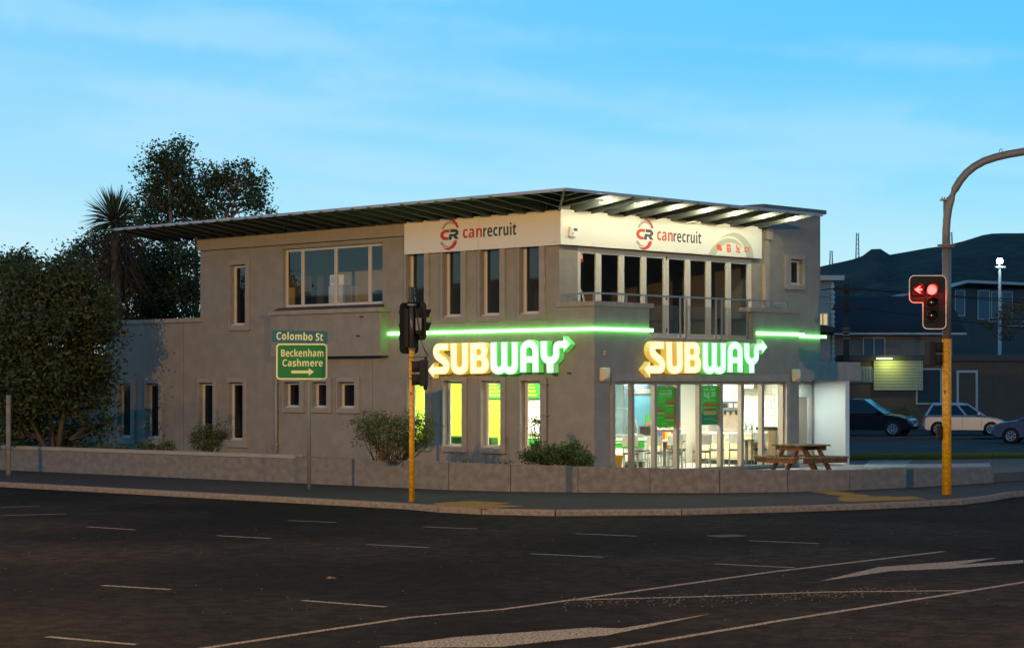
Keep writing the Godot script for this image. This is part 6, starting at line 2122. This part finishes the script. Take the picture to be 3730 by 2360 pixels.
	# power pole and wires
	var u := thing("power_pole", "dark wooden power pole with two crossarms", "power pole", V0(16.4, 0.3, -100.0))
	st = S(false)
	tube(st, [V(0, 0, 0), V(0, 7.3, 0)], [0.17, 0.13], 10)
	obj("pole", st, m.pole_wood, u)
	for q in [[6.95, 0.62], [6.0, 0.66]]:
		st = S()
		bx(st, V(-q[1] - 0.05, q[0], 0.12), V(q[1], q[0] + 0.11, 0.22))
		var ca := obj("crossarm", st, m.pole_wood, u)
		for k in 4:
			st = S(false)
			lathe(st, [0.025, 0.0, 0.05, 0.05, 0.03, 0.09, 0.05, 0.13, 0.0, 0.16], 8, V0(-q[1] + 0.05 + k * 0.38, q[0] + 0.11, 0.17))
			obj("insulator", st, m.black_plastic, ca)
	st = S()
	for s in [-1, 1]: bar(st, V(s * 0.45, 6.95, 0.15), V(0, 6.2, 0.15), 0.03, 0.03)
	obj("brace", st, m.pole_wood, u)
	st = S()
	for k in 4: bx(st, V(-0.16, 4.6 + k * 0.16, -0.16), V(0.16, 4.64 + k * 0.16, 0.16))
	obj("band", st, m.galvanised, u)
	for q in [[V(16.0, 7.35, -99.8), V(60.0, 8.6, -108.0), "sagging overhead wire running right from upper crossarm"], [V(16.6, 7.4, -99.8), V(60.0, 7.4, -105.0), "second overhead wire running right from upper crossarm"], [V(16.0, 7.4, -99.8), V(-30.0, 4.5, -98.0), "overhead wire running behind tower from upper crossarm"], [V(16.9, 6.4, -99.8), V(60.0, 4.4, -96.0), "overhead wire running right from lower crossarm"]]:
		st = S(false)
		var path := []
		for k in 11: path.append(q[0].lerp(q[1], k / 10.0) + V(0, -1.2 * sin(PI * k / 10.0), 0))
		tube(st, path, 0.022, 5)
		tag(obj("overhead_wire", st, m.wire), q[2], "wire", "overhead wires")
	# flood light on its pole
	var fl := thing("flood_light", "bright white floodlight on a slim pale pole", "floodlight", V0(35.9, 3.2, -150.0))
	st = S(false)
	tube(st, [V(0, -3.0, 0), V(0, 8.0, 0)], [0.16, 0.10], 10)
	obj("pole", st, m.house_trim, fl)
	st = S()
	soft_box(st, V(-0.35, 7.95, -0.12), V(0.45, 8.1, 0.12), 0.03)
	obj("bracket", st, m.house_trim, fl)
	st = S(false)
	lathe(st, [0.0, 8.25, 0.2, 8.3, 0.24, 8.5, 0.15, 8.68, 0.0, 8.72], 14)
	obj("bulb", st, m.flood, fl)
	omni("flood_beam", V(0, 8.55, 0.4), Color(0.85, 1.0, 1.0), 1.5, 0.2, fl)
	# pale bush on the right
	shrub("pale_bush", "pale flowering bush in front of hillside house deck", V(29.275, 5.250, -120.000), [[V(29.525, 6.625, -120.000), V(1.1, 1.1, 0.9)], [V(28.525, 6.125, -120.000), V(0.9, 0.7, 0.7)]], 1800, 0.13, 0.30, "leaf_dry")
	shrub("dark_bush", "dark low bush against brown outbuilding wall", V(20.419, 0.409, -107.000), [[V(20.324, 0.864, -106.500), V(0.9, 0.8, 0.4)]], 700, 0.10, 0.25, "leaf_bush")
	car("black estate car with alloy wheels parked behind the white wing wall", T(16.0, 0.37, -92.0, -0.42), 4.45, 1.82, 1.66, "car_black", true)
	car("small silver hatchback parked across the car park", T(20.6, 0.37, -93.0, -0.16), 3.70, 1.68, 1.46, "car_silver", false)
	car("dark blue car at the edge of the car park, nose to the silver hatchback", T(21.2, 0.37, -80.5, PI - 0.35), 4.3, 1.76, 1.55, "car_blue", false)
	hills()

func hills() -> void:
	# ridge heights in metres on a ring of bearings, 2.6 km off; the far range also stands left and behind, where the windows mirror it
	var ridge := [[-180, 190], [-150, 170], [-120, 130], [-105, 125], [-97, 150], [-91, 140], [-86, 118], [-80, 100], [-70, 120], [-60, 130], [-45, 90], [-30, 40], [-15, 20], [0, 60], [6.0, 120], [8.6, 151.0], [9.0, 155.0], [9.45, 159.0], [9.8, 164.5], [9.98, 172.0], [10.1, 173.5], [10.2, 173.5], [10.33, 171.0], [10.47, 164.8], [10.95, 168.3], [11.5, 172.6], [12.0, 175.5], [12.6, 182.0], [12.95, 187.5], [13.3, 190.0], [14.1, 189.5], [18, 210], [30, 260], [60, 200], [100, 170], [140, 200], [180, 190]]
	var n := FastNoiseLite.new()
	n.seed = 5
	n.frequency = 0.0022
	var st := S(false)
	var rows := 12
	var cols := 1440
	var grid := []
	for r in rows + 1:
		var line := []
		var f := float(r) / rows
		for c in cols + 1:
			var az := deg_to_rad(-180.0 + 360.0 * c / cols)
			var deg := rad_to_deg(az)
			var hgt := 0.0
			for k in ridge.size() - 1:
				if deg >= ridge[k][0] and deg <= ridge[k + 1][0]:
					var u: float = (deg - ridge[k][0]) / maxf(ridge[k + 1][0] - ridge[k][0], 0.001)
					var e := u * u * (3 - 2 * u) if ridge[k + 1][0] - ridge[k][0] > 3.0 else u
					hgt = lerpf(ridge[k][1], ridge[k + 1][1], e)
			var d := lerpf(900.0, 2600.0, f)
			var bump := n.get_noise_2d(sin(az) * d, cos(az) * d) * 46.0 * sin(f * PI)
			var y := hgt * pow(f, 1.25) + bump - 2.0
			line.append(V(sin(az) * d, y, -cos(az) * d))
		grid.append(line)
	for r in rows:
		for c in cols: quad(st, grid[r][c], grid[r + 1][c], grid[r + 1][c + 1], grid[r][c + 1])
	struct(obj("hills", st, m.scrub))
	for q in [[8.9, 152.0, 20.0, "thin lattice mast left of the rocky knoll"], [9.62, 160.0, 34.0, "taller lattice mast beside the rocky knoll"], [12.15, 176.5, 17.0, "thin lattice mast on the ridge dip right of signal pole"]]:
		var az := deg_to_rad(q[0])
		var t := thing("lattice_mast", q[3], "mast", V0(sin(az) * 2590.0, q[1] - 4.0, -cos(az) * 2590.0), "masts on the ridge")
		var s2 := S()
		for sx in [-1, 1]:
			for sz in [-1, 1]: bar(s2, V(sx * 2.0, 0, sz * 2.0), V(sx * 1.2, q[2], sz * 1.2), 0.5, 0.5)
		obj("leg", s2, m.galvanised, t)
		s2 = S()
		for k in 6:
			var y: float = q[2] * k / 6.0
			bar(s2, V(-2, y, 2), V(2, y + q[2] / 6.0, 2), 0.35, 0.35)
			bar(s2, V(-2, y + q[2] / 6.0, 2), V(2, y, 2), 0.35, 0.35)
		obj("lattice", s2, m.galvanised, t)


func _ready() -> void:
	rng.seed = 20240611
	camera_and_sky()
	materials()
	# the sodium street lamps that light the junction, all outside the frame
	street_lamp(V(-20.5, 0.0, -26.0), 10.8, V(1.2, 0.3, -1.0), 480.0, "tall sodium street lamp far along the main road from the annex")
	street_lamp(V(14.5, 0.0, -6.0), 10.2, V(-1.0, 0.3, -0.8), 640.0, "tall sodium street lamp across the junction facing the shop front")
	terrain()
	retaining_walls()
	building()
	fascia_signs()
	building_lamps()
	shop_inside()
	office_inside()
	tactile_pads()
	signals()
	street_signs()
	picnic_table()
	vegetation()
	background()
